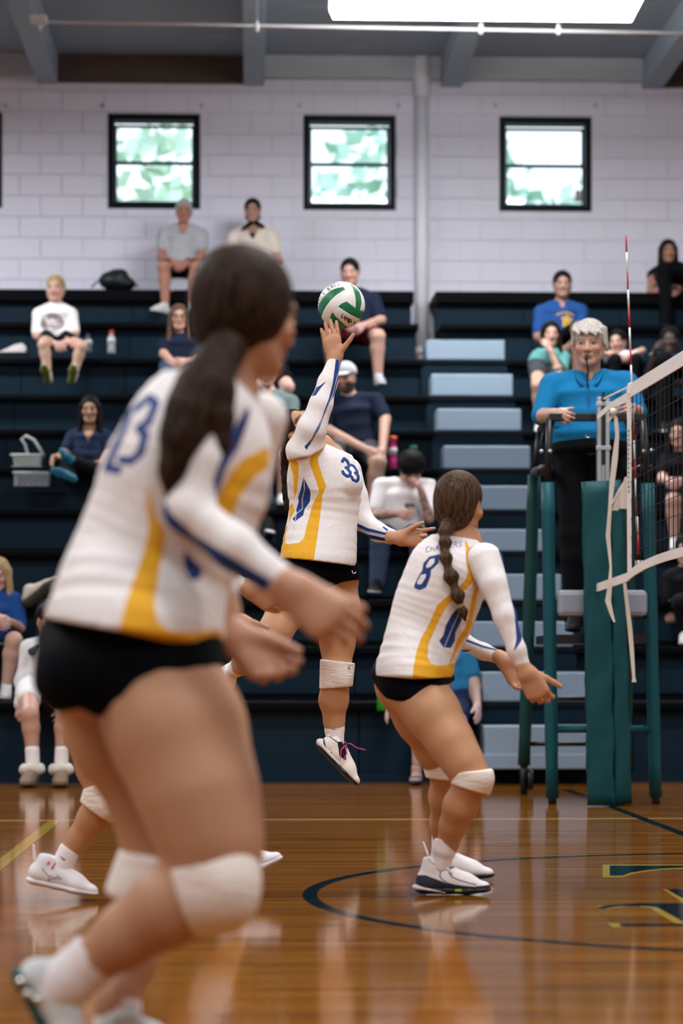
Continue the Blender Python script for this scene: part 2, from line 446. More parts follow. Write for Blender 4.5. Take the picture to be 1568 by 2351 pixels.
def hand_prims(wrist, d, t, right, size=1.0, curl=(.25, .3, .35, .4), spread=.06, thumb=.7, tcurl=.2, bend=(1, 1.2, .8), fl=1.0):
    """d: towards the fingers, t: towards the thumb side; the palm normal follows from the hand"""
    d = unit(d); t = V3(t); t = unit(t - d * np.dot(t, d)); n = np.cross(t, d) if right else np.cross(d, t)
    W = V3(wrist); S = size; L = []
    kn = [(.086, .030), (.091, .010), (.087, -.011), (.078, -.030)]; fls = [.072, .080, .074, .058]
    for i, (a, b) in enumerate(kn):
        K = W + S * (d * a + t * b)
        L.append(cone(W + S * (d * .006 + t * (b * .55)), K, .0165 * S, .0118 * S, .016 * S))
        dirv = unit(d + t * ((1.5 - i) * spread * 1.3)); c = curl[i]; p = K; ang = 0
        rr = [.0098, .0088, .0078, .0068]; fr = [.46, .31, .23]
        for j in range(3):
            ang += c * bend[j]
            v = dirv * math.cos(ang) + n * math.sin(ang)
            q = p + v * fls[i] * fr[j] * S * fl
            L.append(cone(p, q, rr[j] * S, rr[j + 1] * S, .0035 * S)); p = q
    b0 = W + S * (d * .018 + t * .018 + n * .006); td = unit(d * math.cos(thumb) + t * math.sin(thumb) + n * .25)
    b1 = b0 + td * .046 * S; L.append(cone(b0, b1, .018 * S, .0125 * S, .016 * S))
    td2 = unit(td * math.cos(tcurl) + d * math.sin(tcurl)); b2 = b1 + td2 * .034 * S; L.append(cone(b1, b2, .0118 * S, .0102 * S, .004 * S))
    b3 = b2 + unit(td2 + d * .15) * .026 * S; L.append(cone(b2, b3, .0102 * S, .008 * S, .003 * S))
    L.append(econe(W + S * d * .02, W + S * d * .075, t, .030 * S, .013 * S, .036 * S, .012 * S, .02 * S, .014 * S))
    return L

def limb(v, pts, k=0.03, grow=0.0, sc=1.0):
    L = []
    for (x0, y0, z0, r0), (x1, y1, z1, r1) in zip(pts[:-1], pts[1:]):
        L.append(cone(v.p(x0, y0, z0), v.p(x1, y1, z1), v.r(r0, z0) * sc + grow, v.r(r1, z1) * sc + grow, k))
    return L
def torso(v, sl, sc=1.0, k=0.03, cap=0.03, grow=0.0):
    """slices drawn as left and right outline points: (xl, yl, xr, yr, half depth, dz)"""
    L = []; S = []; A = np.array(sl, float); n = len(A)
    if n > 2:                                       # ease between the drawn slices
        E = np.vstack([2 * A[0] - A[1], A, 2 * A[-1] - A[-2]]); fine = []
        for i in range(n - 1):
            p0, p1, p2, p3 = E[i:i + 4]
            for t in (0, 1 / 3, 2 / 3): fine.append(.5 * (2 * p1 + (p2 - p0) * t + (2 * p0 - 5 * p1 + 4 * p2 - p3) * t * t + (3 * p1 - p0 - 3 * p2 + p3) * t ** 3))
        A = np.array(fine + [A[-1]])
    for xl, yl, xr, yr, dep, dz in A:
        a, b = V3(v.p(xl, yl, dz)), V3(v.p(xr, yr, dz)); S.append(((a + b) / 2, unit(b - a), np.linalg.norm(b - a) / 2 * sc + grow, dep * sc + grow))
    for A, B in zip(S[:-1], S[1:]):
        L.append(econe(A[0], B[0], A[1] + B[1], A[2], A[3], B[2], B[3], cap, k))
    return L

class Shoe:
    def __init__(s, heel, f, up, L=.27):
        s.h = V3(heel); s.f = unit(f); u = V3(up); s.u = unit(u - s.f * np.dot(u, s.f)); s.s = np.cross(s.f, s.u); s.k = L / .27
    def w(s, x, y, z): return s.h + s.k * (s.f * x + s.s * y + s.u * z)
    def sole(s, hs=1.0, toe=0.0):
        k = s.k; w = s.w
        return [econe(w(.036, 0, .016), w(.11, 0, .016), s.s, .034 * k, .016 * hs * k, .034 * k, .014 * hs * k, .034 * k, .01),
                econe(w(.11, 0, .016), w(.185, 0, .015), s.s, .034 * k, .014 * hs * k, .045 * k, .014 * k, .03 * k, .01),
                econe(w(.185, 0, .015), w(.232, 0, .017 + toe), s.s, .045 * k, .014 * k, .034 * k, .013 * k, .036 * k, .01)]
    def upper(s, hi=0.0, toe=0.0):
        k = s.k; w = s.w
        return [cone(w(.042, 0, .045), w(.10, 0, .05), .036 * k, .036 * k, .02), cone(w(.10, 0, .05), w(.185, 0, .034), .037 * k, .036 * k, .02),
                econe(w(.185, 0, .033), w(.232, 0, .028 + toe), s.s, .041 * k, .026 * k, .032 * k, .019 * k, .032 * k, .02),
                cone(w(.048, 0, .05), w(.066, 0, .098 + hi), .035 * k, .038 * k, .015), cone(w(.075, 0, .085 + hi * .6), w(.165, 0, .046), .031 * k, .030 * k, .02)]
    def sub_collar(s, hi=0.0):
        return [ell(s.w(.072, 0, .132 + hi), [s.f, s.s, s.u], (.040 * s.k, .032 * s.k, .04 * s.k), .006, 'sub')]
    def build(s, parent, um, sm, vox=.006, hi=0.0, attrs=None, name='shoe', toe=0.0, D=None, hs=1.0):
        cut = [('plane', s.w(0, 0, .017), -s.u)]
        v, f = solid(s.upper(hi, toe) + s.sub_collar(hi), vox, cut)
        a = attrs(v) if attrs else None
        o = mesh_obj(name, v, f, um, parent, a)
        v, f = solid(s.sole(hs, toe), vox); a = None
        mesh_obj('sole', v, f, sm, o)
        return o

def layers(v, D, L, ymax=None):
    """distance attributes m1.. from drawings made on the plane at depth D"""
    px, py = plane_px(v, D); out = {}
    for i, dr in enumerate(L):
        s = np.full(len(v), -1e3)
        for it in dr:
            if it[0] == 'p': q = sd_poly(px, py, it[1])
            elif it[0] == 'l': q = sd_line(px, py, it[1], it[2])
            elif it[0] == 'h':                      # polygon with holes
                q = sd_poly(px, py, it[1])
                for hh in it[2]: q = np.minimum(q, -sd_poly(px, py, hh))
            elif it[0] == 'e': q = (1 - np.sqrt(((px - it[1]) / it[3]) ** 2 + ((py - it[2]) / it[4]) ** 2)) * min(it[3], it[4])
            s = np.maximum(s, q)
        s = s * D / FPX + .0006
        if ymax is not None: s = np.where(v[:, 1] > ymax, -0.01, s)
        out['m%d' % (i + 1)] = np.clip(s, -.05, .05)
    return out
def pz(pts, ox, oy, sc): return [(ox + x / sc, oy + y / sc) for x, y in pts]

GLYPH = {'C': [[(1, .85), (.7, 1), (.3, 1), (0, .75), (0, .25), (.3, 0), (.7, 0), (1, .15)]],
         'H': [[(0, 0), (0, 1)], [(1, 0), (1, 1)], [(0, .5), (1, .5)]],
         'A': [[(0, 0), (.5, 1), (1, 0)], [(.2, .38), (.8, .38)]],
         'R': [[(0, 0), (0, 1), (.7, 1), (1, .8), (.7, .5), (0, .5)], [(.55, .5), (1, 0)]],
         'G': [[(1, .85), (.7, 1), (.3, 1), (0, .75), (0, .25), (.3, 0), (.7, 0), (1, .2), (1, .45), (.6, .45)]],
         'E': [[(1, 0), (0, 0), (0, 1), (1, 1)], [(0, .5), (.8, .5)]],
         'S': [[(1, .9), (.7, 1), (.2, 1), (0, .8), (.2, .55), (.8, .45), (1, .2), (.8, 0), (.3, 0), (0, .1)]],
         'M': [[(0, 0), (0, 1), (.5, .4), (1, 1), (1, 0)]],
         'B': [[(0, 0), (0, 1), (.75, 1), (.95, .78), (.7, .52), (0, .52)], [(.7, .52), (1, .25), (.75, 0), (0, 0)]],
         'L': [[(0, 1), (0, 0), (.9, 0)]], 'K': [[(0, 0), (0, 1)], [(1, 1), (0, .45), (1, 0)]], 'T': [[(0, 1), (1, 1)], [(.5, 1), (.5, 0)]],
         'U': [[(0, 1), (0, .2), (.3, 0), (.7, 0), (1, .2), (1, 1)]], 'J': [[(1, 1), (1, .2), (.6, 0), (.2, 0), (0, .25)]]}
def letter(ch, x, y, w, h, ang, hw, shear=0.0):
    """strokes of one letter: (x, y) is its lower left in picture direction, ang its baseline turn"""
    c, s = math.cos(ang), math.sin(ang); out = []
    for st_ in GLYPH[ch]:
        pts = []
        for a, b in st_:
            lx, ly = a * w + shear * b * h, b * h
            pts.append((x + lx * c + ly * s, y + lx * s - ly * c))
        out.append(('l', pts, hw))
    return out

# ================================================================== THE HALL
def struct(o): o['kind'] = 'structure'; return o
M_navy = mat('bleacher_navy', (0.0035, 0.016, 0.030), 0.6, bump=0.1, bscale=25, var=0.35, spec=.12)
M_black = mat('bleacher_black', (0.0012, 0.0018, 0.003), 0.6, bump=0.1, bscale=30, spec=.06)
M_deck = mat('bleacher_deck', (0.002, 0.005, 0.01), 0.6, spec=.15)
M_step = mat('step_grey', (0.24, 0.33, 0.43), 0.6, bump=0.15, bscale=60, var=0.08)
M_block = mat('painted_block', (0.79, 0.80, 0.94), 0.75, bump=0.25, bscale=45, var=0.04)
M_joint = mat('block_joint', (0.62, 0.63, 0.72), 0.85)
M_ceil = mat('ceiling_paint', (0.36, 0.42, 0.48), 0.7, var=0.05, bscale=6)
M_ceild = mat('ceiling_dark', (0.16, 0.19, 0.23), 0.7, var=0.05, bscale=6)
M_beam = mat('beam_paint', (0.36, 0.43, 0.50), 0.6)
M_brown = mat('brown_board', (0.09, 0.065, 0.055), 0.7)
M_ledge = mat('ledger_paint', (0.50, 0.55, 0.60), 0.7)
M_frame = mat('window_frame', (0.002, 0.006, 0.011), 0.5, spec=.12)
M_track = mat('window_track', (0.10, 0.12, 0.15), 0.35, metal=0.5)
M_pipe = mat('pipe_paint', (0.82, 0.83, 0.92), 0.5)
M_white = mat('white_paint', (0.8, 0.8, 0.82), 0.5)
M_blackp = mat('black_plastic', (0.006, 0.006, 0.008), 0.4)

# ---- floor
def floor_mat():
    m = bpy.data.materials.new('maple_floor'); m.use_nodes = True; nt = m.node_tree; b = nt.nodes['Principled BSDF']
    N = nt.nodes.new; K = nt.links.new
    tc = N('ShaderNodeTexCoord'); mp = N('ShaderNodeMapping'); mp.inputs['Rotation'].default_value = (0, 0, -TH)
    K(tc.outputs['Object'], mp.inputs['Vector'])
    br = N('ShaderNodeTexBrick'); br.inputs['Scale'].default_value = 1.0; br.inputs['Brick Width'].default_value = 1.1; br.inputs['Row Height'].default_value = 0.057
    br.inputs['Mortar Size'].default_value = 0.0011; br.inputs['Mortar Smooth'].default_value = 0.3; br.inputs['Bias'].default_value = 0.0; br.offset = 0.37; br.squash = 1.0
    br.inputs['Color1'].default_value = (0.30, 0.112, 0.010, 1); br.inputs['Color2'].default_value = (0.185, 0.062, 0.005, 1); br.inputs['Mortar'].default_value = (0.10, 0.04, 0.012, 1)
    K(mp.outputs['Vector'], br.inputs['Vector'])
    m2 = N('ShaderNodeMapping'); m2.inputs['Scale'].default_value = (1.3, 34, 1); K(mp.outputs['Vector'], m2.inputs['Vector'])
    nz = N('ShaderNodeTexNoise'); nz.inputs['Scale'].default_value = 1.0; nz.inputs['Detail'].default_value = 4; K(m2.outputs['Vector'], nz.inputs['Vector'])
    mr = N('ShaderNodeMapRange'); mr.inputs['From Min'].default_value = .3; mr.inputs['From Max'].default_value = .7; mr.inputs['To Min'].default_value = .70; mr.inputs['To Max'].default_value = 1.25
    K(nz.outputs['Fac'], mr.inputs['Value'])
    mx = N('ShaderNodeMix'); mx.data_type = 'RGBA'; mx.blend_type = 'MULTIPLY'; mx.inputs[0].default_value = 1
    K(br.outputs['Color'], mx.inputs[6]); K(mr.outputs['Result'], mx.inputs[7]); K(mx.outputs[2], b.inputs['Base Color'])
    m3 = N('ShaderNodeMapping'); m3.inputs['Scale'].default_value = (3, 9, 1); K(mp.outputs['Vector'], m3.inputs['Vector'])
    n3 = N('ShaderNodeTexNoise'); n3.inputs['Scale'].default_value = 1.0; n3.inputs['Detail'].default_value = 1; K(m3.outputs['Vector'], n3.inputs['Vector'])
    ad = N('ShaderNodeMath'); ad.operation = 'MULTIPLY_ADD'; ad.inputs[1].default_value = 0.25; K(br.outputs['Fac'], ad.inputs[0]); K(n3.outputs['Fac'], ad.inputs[2])
    bp = N('ShaderNodeBump'); bp.inputs['Strength'].default_value = 0.10; bp.inputs['Distance'].default_value = 0.004; K(ad.outputs['Value'], bp.inputs['Height'])
    K(bp.outputs['Normal'], b.inputs['Normal'])
    b.inputs['Roughness'].default_value = 0.10; b.inputs['IOR'].default_value = 1.42; b.inputs['Specular IOR Level'].default_value = 0.5
    return m
M_floor = floor_mat()
M_line = mat('floor_paint_dark', (0.003, 0.012, 0.018), 0.10, spec=0.5)
M_gold = mat('floor_paint_gold', (0.42, 0.29, 0.04), 0.10, spec=0.5)
M_pale = mat('floor_paint_pale', (0.60, 0.42, 0.14), 0.10, spec=0.5)
fl = MB().box(-14, -8, -0.2, 16, 26, 0).build('floor', M_floor); struct(fl)
LZ = 0.0008
def fprism(name, pts, m, z=LZ):
    return MB().prism(pts, lambda x, y, zz: (x, y, zz), 0.0, z).build(name, m, fl)
def fline(name, a, b, w, m, z=LZ):
    a, b = Vector(a[:2]), Vector(b[:2]); d = (b - a).normalized(); n = Vector((-d.y, d.x)) * w / 2
    return fprism(name, [tuple(a - n), tuple(b - n), tuple(b + n), tuple(a + n)], m, z)
s0 = FPt(600, 1882); s1 = FPt(1560, 1879); dd = (s1 - s0)
fline('sideline', s0 - dd * 2.2, s0 + dd * 2.5, .045, M_pale)
a0 = FPt(125, 1885); a1 = FPt(0, 1985); dd = a1 - a0
fline('attack_line', a0, a0 + dd * 3.2, .06, M_gold)
c0, c1 = FPt(1300, 1813), FPt(1568, 1915); dd = c1 - c0
fline('center_line', c0, c0 + dd * 2.6, .055, M_line, LZ * 1.5)
ring = MB(); cc = Vector((1.665, 8.33)); R0, R1 = 1.75, 1.80; n = 96
for k in range(n):
    a, b = 2 * math.pi * k / n, 2 * math.pi * (k + 1) / n
    q = [(cc.x + r * math.cos(t), cc.y + r * math.sin(t)) for r, t in ((R0, a), (R1, a), (R1, b), (R0, b))]
    ring.prism(q, lambda x, y, z: (x, y, z), 0, LZ)
ring.build('center_circle', M_line, fl)
LG = lambda pts: pz(pts, 1320, 1930, 6.323)
def flogo(name, pts, m, z): return fprism(name, [tuple(FPt(*q)[:2]) for q in LG(pts)], m, z)
flogo('logo_outline', [(400, 350), (2300, 350), (2300, 560), (1700, 400), (1200, 425), (900, 465), (760, 510), (690, 530), (400, 530)], M_gold, LZ)
flogo('logo_letter', [(505, 368), (2300, 366), (2300, 520), (1700, 390), (1300, 405), (1050, 430), (800, 470), (690, 512), (505, 512)], M_line, LZ * 2)
flogo('logo_outline', [(1270, 700), (1340, 715), (1560, 840), (2200, 1000), (2200, 1180), (1560, 895)], M_gold, LZ)
flogo('logo_letter', [(1340, 712), (1500, 706), (1568, 720), (2200, 800), (2200, 1000), (1568, 842)], M_line, LZ * 2)
flogo('logo_outline', [(150, 970), (300, 955), (480, 990), (700, 955), (900, 945), (1080, 970), (1300, 1110), (1460, 1200), (2300, 1240), (2300, 1180), (1568, 1180), (1300, 1030), (1150, 950), (400, 945)], M_gold, LZ)
flogo('logo_letter', [(300, 980), (430, 950), (600, 935), (900, 915), (2200, 912), (2200, 1330), (1568, 1180), (1280, 1020), (1180, 970), (1050, 955), (850, 948), (700, 950), (560, 968), (470, 985)], M_line, LZ * 2)
flogo('logo_outline', [(470, 1195), (660, 1205), (700, 1250), (550, 1262)], M_gold, LZ)
flogo('logo_letter', [(635, 1212), (2200, 1205), (2200, 1232), (670, 1246)], M_line, LZ * 2)

# ---- other walls and the ceiling
def hbox(m, u0, v0, z0, u1, v1, z1): return m.box(u0, v0, z0, u1, v1, z1, RW)
WV = 7.43; WZ = 6.686
struct(hbox(MB(), -11.3, -24, 0, -11, 7.7, WZ).build('wall_left', M_white))
struct(hbox(MB(), 13, -24, 0, 13.3, 7.7, WZ).build('wall_right', M_white))
struct(hbox(MB(), -11.3, -24.2, 0, 13.3, -23.9, WZ).build('wall_front', M_white))
ceil = struct(hbox(MB(), -11.3, -24.2, WZ + .03, 13.3, 7.7, WZ + .15).build('ceiling', M_ceild))

def UW(x, v=WV):                                   # hall u of a picture column at hall depth v
    u = 0
    for _ in range(6):
        D = D0 + u * st + v * ct; X = (x - CX) * D / FPX; u = (X + v * st) / ct
    return u
def ZW(y, x=784, v=WV):
    D = D0 + UW(x, v) * st + v * ct; return HC + (CY - y) * D / FPX
# ceiling deck strips
for k in range(9):
    v1 = WV - .02 - k * .9
    hbox(MB(), -6, v1 - .885, WZ, 6.5, v1, WZ + .03).build('ceiling_panel', M_ceil, ceil)
# beams against the ceiling
bx = [UW(110), UW(583), UW(1036), UW(1497)]
bx = [bx[0] - 1.94] + bx + [bx[3] + 1.94]
for k, u in enumerate(bx):
    m = MB(); hbox(m, u - .10, -3, 6.40, u + .10, WV - .001, WZ - .002)
    struct(m.build('trim_%d' % (k + 1), M_beam, bevel=.008))
for k in range(len(bx) - 1):
    dark = k in (1, 4)
    m = MB(); hbox(m, bx[k] + .101, WV - (.03 if dark else .10), 6.46 if not dark else 6.41, bx[k + 1] - .101, WV - .001, WZ - .003)
    struct(m.build('trim_%d' % (k + 10), M_brown if dark else M_ledge, bevel=.01))
# back wall with window openings
wins = []
wz0, wz1 = ZW(479, 353), ZW(262, 353)
for x0, x1 in ((-201, 4.5), (248, 459), (697, 908), (1147, 1357.5), (1597, 1808)):
    wins.append((UW(x0), UW(x1)))
wall = MB(); us = -11.0
for a, b in wins:
    hbox(wall, us, WV + .015, 0, a, WV + .25, WZ); hbox(wall, a, WV + .015, 0, b, WV + .25, wz0); hbox(wall, a, WV + .015, wz1, b, WV + .25, WZ); us = b
hbox(wall, us, WV + .015, 0, 13, WV + .25, WZ)
wallo = struct(wall.build('wall_back', M_joint))
# concrete blocks, laid in running bond; cut round the openings
BH, BW, JT = .2035, .407, .006
def cut_rects(r, holes):
    out = [r]
    for h in holes:
        nx = []
        for (a, b, c, d) in out:
            if h[0] >= c or h[2] <= a or h[1] >= d or h[3] <= b: nx.append((a, b, c, d)); continue
            if a < h[0]: nx.append((a, b, h[0], d))
            if c > h[2]: nx.append((h[2], b, c, d))
            x0, x1 = max(a, h[0]), min(c, h[2])
            if b < h[1]: nx.append((x0, b, x1, h[1]))
            if d > h[3]: nx.append((x0, h[3], x1, d))
        out = nx
    return out
holes = [(a - .002, wz0 - .002, b + .002, wz1 + .002) for a, b in wins]
far = MB(); zt = ZW(215.0); nb = 0
mesh_full = None
for row in range(-3, 12):
    z1 = zt - row * BH + JT / 2 - .0; z0 = z1 - BH + JT
    if z0 < 4.05: z0 = max(z0, 4.0)
    if z1 < 4.06 or z0 > WZ: continue
    z1 = min(z1, WZ)
    off = BW / 2 if row % 2 else 0
    for k in range(-14, 17):
        u0 = k * BW + off; u1 = u0 + BW - JT
        near = -3.65 < (u0 + u1) / 2 < 4.0
        for (a, b, c, d) in cut_rects((u0, z0, u1, z1), holes):
            if c - a < .015 or d - b < .015: continue
            if near:
                pr = random.uniform(0, .003)
                hbox(MB(), a, WV - pr, b, c, WV + .016, d).build('block', M_block, wallo); nb += 1
            else: hbox(far, a, WV, b, c, WV + .016, d)
tag(far.build('block_field', M_block, wallo), kind='stuff')

# ---- windows
def glass_mat():
    m = bpy.data.materials.new('window_glass'); m.use_nodes = True; nt = m.node_tree
    for nn in list(nt.nodes): nt.nodes.remove(nn)
    o = nt.nodes.new('ShaderNodeOutputMaterial'); t = nt.nodes.new('ShaderNodeBsdfTransparent'); g = nt.nodes.new('ShaderNodeBsdfGlossy'); x = nt.nodes.new('ShaderNodeMixShader'); f = nt.nodes.new('ShaderNodeFresnel')
    f.inputs['IOR'].default_value = 1.45; g.inputs['Roughness'].default_value = .03; t.inputs['Color'].default_value = (.95, .98, 1, 1)
    nt.links.new(f.outputs[0], x.inputs[0]); nt.links.new(t.outputs[0], x.inputs[1]); nt.links.new(g.outputs[0], x.inputs[2]); nt.links.new(x.outputs[0], o.inputs['Surface'])
    return m
M_glass = glass_mat()
for k, (a, b) in enumerate(wins):
    w = MB(); T = .055
    for r in ((a, wz0, a + T, wz1), (b - T, wz0, b, wz1), (a + T, wz1 - T, b - T, wz1), (a + T, wz0, b - T, wz0 + T)):
        hbox(w, r[0], WV - .015, r[1], r[2], WV + .2, r[3])
    wo = struct(w.build('window_%d' % (k + 1), M_frame, bevel=.004))
    i0, i1, j0, j1 = a + T, b - T, wz0 + T, wz1 - T; mid = (j0 + j1) / 2
    t = MB()
    for r in ((i0, j0, i0 + .012, j1), (i1 - .012, j0, i1, j1), (i0, j1 - .022, i1, j1 - .01)): hbox(t, r[0], WV + .01, r[1], r[2], WV + .03, r[3])
    t.build('track', M_track, wo)
    for lo_, hi_, vv in ((j0, mid + .012, .06), (mid - .012, j1 - .03, .10)):
        s = MB(); q = .026
        for r in ((i0, lo_, i0 + q, hi_), (i1 - q, lo_, i1, hi_), (i0 + q, hi_ - q, i1 - q, hi_), (i0 + q, lo_, i1 - q, lo_ + q)): hbox(s, r[0], WV + vv, r[1], r[2], WV + vv + .035, r[3])
        so = s.build('sash', M_frame, wo)
        hbox(MB(), i0 + q, WV + vv + .015, lo_ + q, i1 - q, WV + vv + .019, hi_ - q).build('pane', M_glass, so)
# hooks above the windows
for k, x in enumerate((14, 236, 463, 687, 915, 1137, 1366)):
    p = RW(UW(x), WV - .02, ZW(244, x)); 
    e = MB().tube([p + Vector((0, .02, .02)), p + Vector((0, -.02, .012)), p + Vector((0, -.02, -.02))], .006, 6).build('wall_hook', M_track, wallo)

# ---- trees outside
def leaf_mat(name, c): return mat(name, c, .7, var=.3, bscale=3)
def tree(x, D, h, r, c, label):
    e = empty('tree', (x, D, 0), label, 'tree', None)
    MB().tube([(x, D, 0), (x + .1, D, h * .5), (x - .1, D, h * .85)], [.22, .16, .07], 8).build('trunk', mat('bark', (.12, .09, .07), .9), e)
    m = MB()
    for _ in range(900):
        t, f = random.uniform(0, 2 * math.pi), random.uniform(-1, 1); q = random.uniform(.45, 1) ** .5 * r
        p = Vector((x + q * math.cos(t) * math.sqrt(1 - f * f), D + q * math.sin(t) * math.sqrt(1 - f * f), h * .62 + q * f * 1.25))
        d = Vector((random.gauss(0, 1), random.gauss(0, 1), random.gauss(0, 1))).normalized(); e1 = d.orthogonal().normalized(); e2 = d.cross(e1); s = random.uniform(.10, .26)
        b = len(m.v); m.v += [tuple(p + e1 * s), tuple(p + e2 * s * .6), tuple(p - e1 * s), tuple(p - e2 * s * .6)]; m.f.append((b, b + 1, b + 2, b + 3))
    o = m.build('crown', leaf_mat('leaves_%d' % int(x * 10), c), e); o['kind'] = 'stuff'
tree(-3.1, 33, 9.5, 2.3, (.58, .72, .60), 'pale green tree outside the window behind the grey-haired woman')
tree(1.3, 39, 11, 2.4, (.46, .64, .56), 'darker green tree outside the middle window')
tree(4.6, 46, 11.5, 2.4, (.64, .78, .72), 'grey-green tree outside the right-hand window')
og = MB().box(-40, 23.95, -.3, 40, 90, -.02).build('ground', mat('lawn', (.25, .4, .15), .9, var=.3, bscale=2)); struct(og)

# ---- bleachers
ROWY = [1612, 1485, 1378, 1265, 1170, 1075, 988, 908, 825, 743, 668]
RD = .66
def rowD(i): return D0 + RD * i + .02
ROWZ = [HC + (CY - y) * rowD(i) / FPX for i, y in enumerate(ROWY)]
UA0, UA1 = .90, 1.66
bl = empty('bleachers', RW(0, 0, 0), 'navy blue stepped bleachers with black seat boards and a pale grey step aisle', 'bleachers')
UL, UR = -5.4, 6.0
for i in range(11):
    z = ROWZ[i]; v = RD * i; zl = ROWZ[i - 1] if i else 0.0; th = .05 if i < 10 else .11
    ar = UA1 if i < 9 else 1.12
    for a, b in ((UL, -3.6), (-3.595, -1.35), (-1.345, UA0 + (.03 if i < 9 else .02)), (ar, 3.8), (3.805, UR)):
        hbox(MB(), a, v, z - th, b, v + .29, z).build('seat_board', M_black if i != 10 else M_black, bl, bevel=.008)
    k = UL
    while k < UR - .01:
        a, b = k, min(k + .92, UR)
        for (c, d) in ((a, min(b, UA0)), (max(a, ar), b)):
            if d - c > .03:
                hbox(MB(), c + .004, v + .09, zl + .0 + .05, d - .004, v + .12, z - th).build('riser_panel', M_navy, bl)
        k += .92
    hbox(MB(), UL, v + .145, zl, UA0, v + .16, z - .004).build('dark_backing', M_black, bl); hbox(MB(), ar, v + .145, zl, UR, v + .16, z - .004).build('dark_backing', M_black, bl)  # added dark backing, stops light showing through the gaps between riser panels
    # toe strip under the riser and the foot deck behind the seat
    hbox(MB(), UL, v + .10, zl, UA0, v + .14, zl + .05).build('toe_strip', M_black, bl)
    hbox(MB(), ar, v + .10, zl, UR, v + .14, zl + .05).build('toe_strip', M_black, bl)
    if i < 10:
        hbox(MB(), UL, v + .29, z - .04, UA0 - .01, v + RD + .10, z - .004).build('foot_deck', M_deck, bl)
        hbox(MB(), ar if i == 9 else UA1, v + .29, z - .04, UR, v + RD + .10, z - .004).build('foot_deck', M_deck, bl)
    else:
        hbox(MB(), UL, v + .29, z - .04, UA0 + .02, WV, z).build('foot_deck', M_black, bl); hbox(MB(), ar, v + .29, z - .04, UR, WV, z).build('foot_deck', M_black, bl)
    if i < 9:
        hbox(MB(), UA0 + .0, v + .02, zl, UA1, v + .06, z - .03).build('aisle_riser', M_navy, bl)
        hbox(MB(), UA0, v + .0, z - .03, UA1, (v + RD + .02) if i < 8 else WV, z).build('aisle_deck', M_deck, bl)
STY = [1543, 1427, 1318, 1215, 1115, 1023, 938, 858, 780]
for i, y in enumerate(STY):
    v = RD * i; zt_ = HC + (CY - y) * (rowD(i) + .03) / FPX
    hbox(MB(), UA0 + .04, v + .02, ROWZ[i], UA1 - .02, v + .34, zt_).build('aisle_step', M_step, bl, bevel=.012)
zb = HC + (CY - 1667) * 15.75 / FPX
hbox(MB(), UA0 + .02, -.36, .11, UA1 + .06, -.01, zb).build('aisle_step', M_step, bl, bevel=.012)
hbox(MB(), UA0, -.38, .10, UA1 + .08, -.34, .20).build('step_lip', M_step, bl, bevel=.01)
hbox(MB(), UL, .16, 0, UR, .2, ROWZ[0] - .06).build('kick_board', M_black, bl)
hbox(MB(), UL, -.02, 0, UR, .02, .055).build('skid_rail', M_navy, bl)

# ---- downpipe, ceiling pipe, lamp
e = empty('downpipe', RW(UW(966), WV - .1, ROWZ[8]), 'white vertical pipe fixed to the block wall between two windows', 'pipe')
uu = UW(967); vv = WV - .09
MB().tube([RW(uu, vv, 3.50), RW(uu, vv, 6.35)], .062, 16).build('pipe', M_pipe, e, True)
MB().tube([RW(uu, vv, 6.28), RW(uu, vv, 6.33), RW(uu, vv, 6.62), RW(uu, vv, 6.68)], [.066, .078, .078, .07], 16).build('collar', M_pipe, e, True)
MB().tube([RW(uu, vv, 5.42), RW(uu, vv, 5.45)], .07, 16).build('pipe_clamp', M_pipe, e, True)
MB().tube([RW(uu, vv, 3.78), RW(uu, vv, 3.86)], [.078, .066], 16).build('pipe_foot', M_pipe, e, True)
pz_ = 6.145; pv = 4.25
e = empty('sprinkler_pipe', RW(1, pv, pz_), 'thin white pipe running under the ceiling with sprinkler heads', 'pipe')
MB().tube([RW(UW(75, pv), pv, pz_ + .02), RW(UW(700, pv), pv, pz_), RW(UW(1700, pv), pv, pz_ - .03)], .013, 10).build('pipe', M_white, e, True)
for x in (92, 590, 1104, 1282):
    u = UW(x, pv); m = MB().tube([RW(u, pv, pz_ + .04), RW(u, pv, pz_ - .02), RW(u, pv, pz_ - .05)], [.016, .024, .012], 10)
    m.build('sprinkler_head', M_white, e, True)
    MB().tube([RW(u, pv, pz_ + .04), RW(u, pv, WZ)], .006, 6).build('hanger_rod', M_beam, e)
m = MB(); p = RW(UW(90, pv), pv - .05, pz_ + .02); m.box(-.07, -.05, -.03, .07, .05, .04, lambda x, y, z: p + Vector((x, y, z)))
m.build('bracket', M_white, e, bevel=.01)
xa, xb = UW(757, 3.5), UW(1457, 3.5)
va, vb = 2.85, 3.50
zl_ = HC + (CY - 47) * (D0 + 3.5 * ct + 1.2 * st) / FPX
e = empty('ceiling_light', RW((xa + xb) / 2, 3.2, zl_ + .1), 'long bright white ceiling light hung above the bleachers', 'lamp')
M_lamp = mat('lamp_diffuser', (.9, .9, .9), .5, emit=(1, .985, .96), estr=50.0)
dm = MB(); dm.hexa([RW(xa + .03, va, zl_ + .02), RW(xb - .03, va, zl_ + .02), RW(xb - .03, vb, zl_), RW(xa + .03, vb, zl_),
                    RW(xa, va, zl_ + .09), RW(xb, va, zl_ + .09), RW(xb, vb + .03, zl_ + .08), RW(xa, vb + .03, zl_ + .08)])
dm.build('diffuser', M_lamp, e, bevel=.006)
hbox(MB(), xa - .005, va - .005, zl_ + .091, xb + .005, vb + .035, zl_ + .15).build('housing', M_white, e)
for u in (xa + .4, xb - .4): MB().tube([RW(u, 3.2, zl_ + .15), RW(u, 3.2, WZ)], .008, 6).build('hanger_rod', M_beam, e)

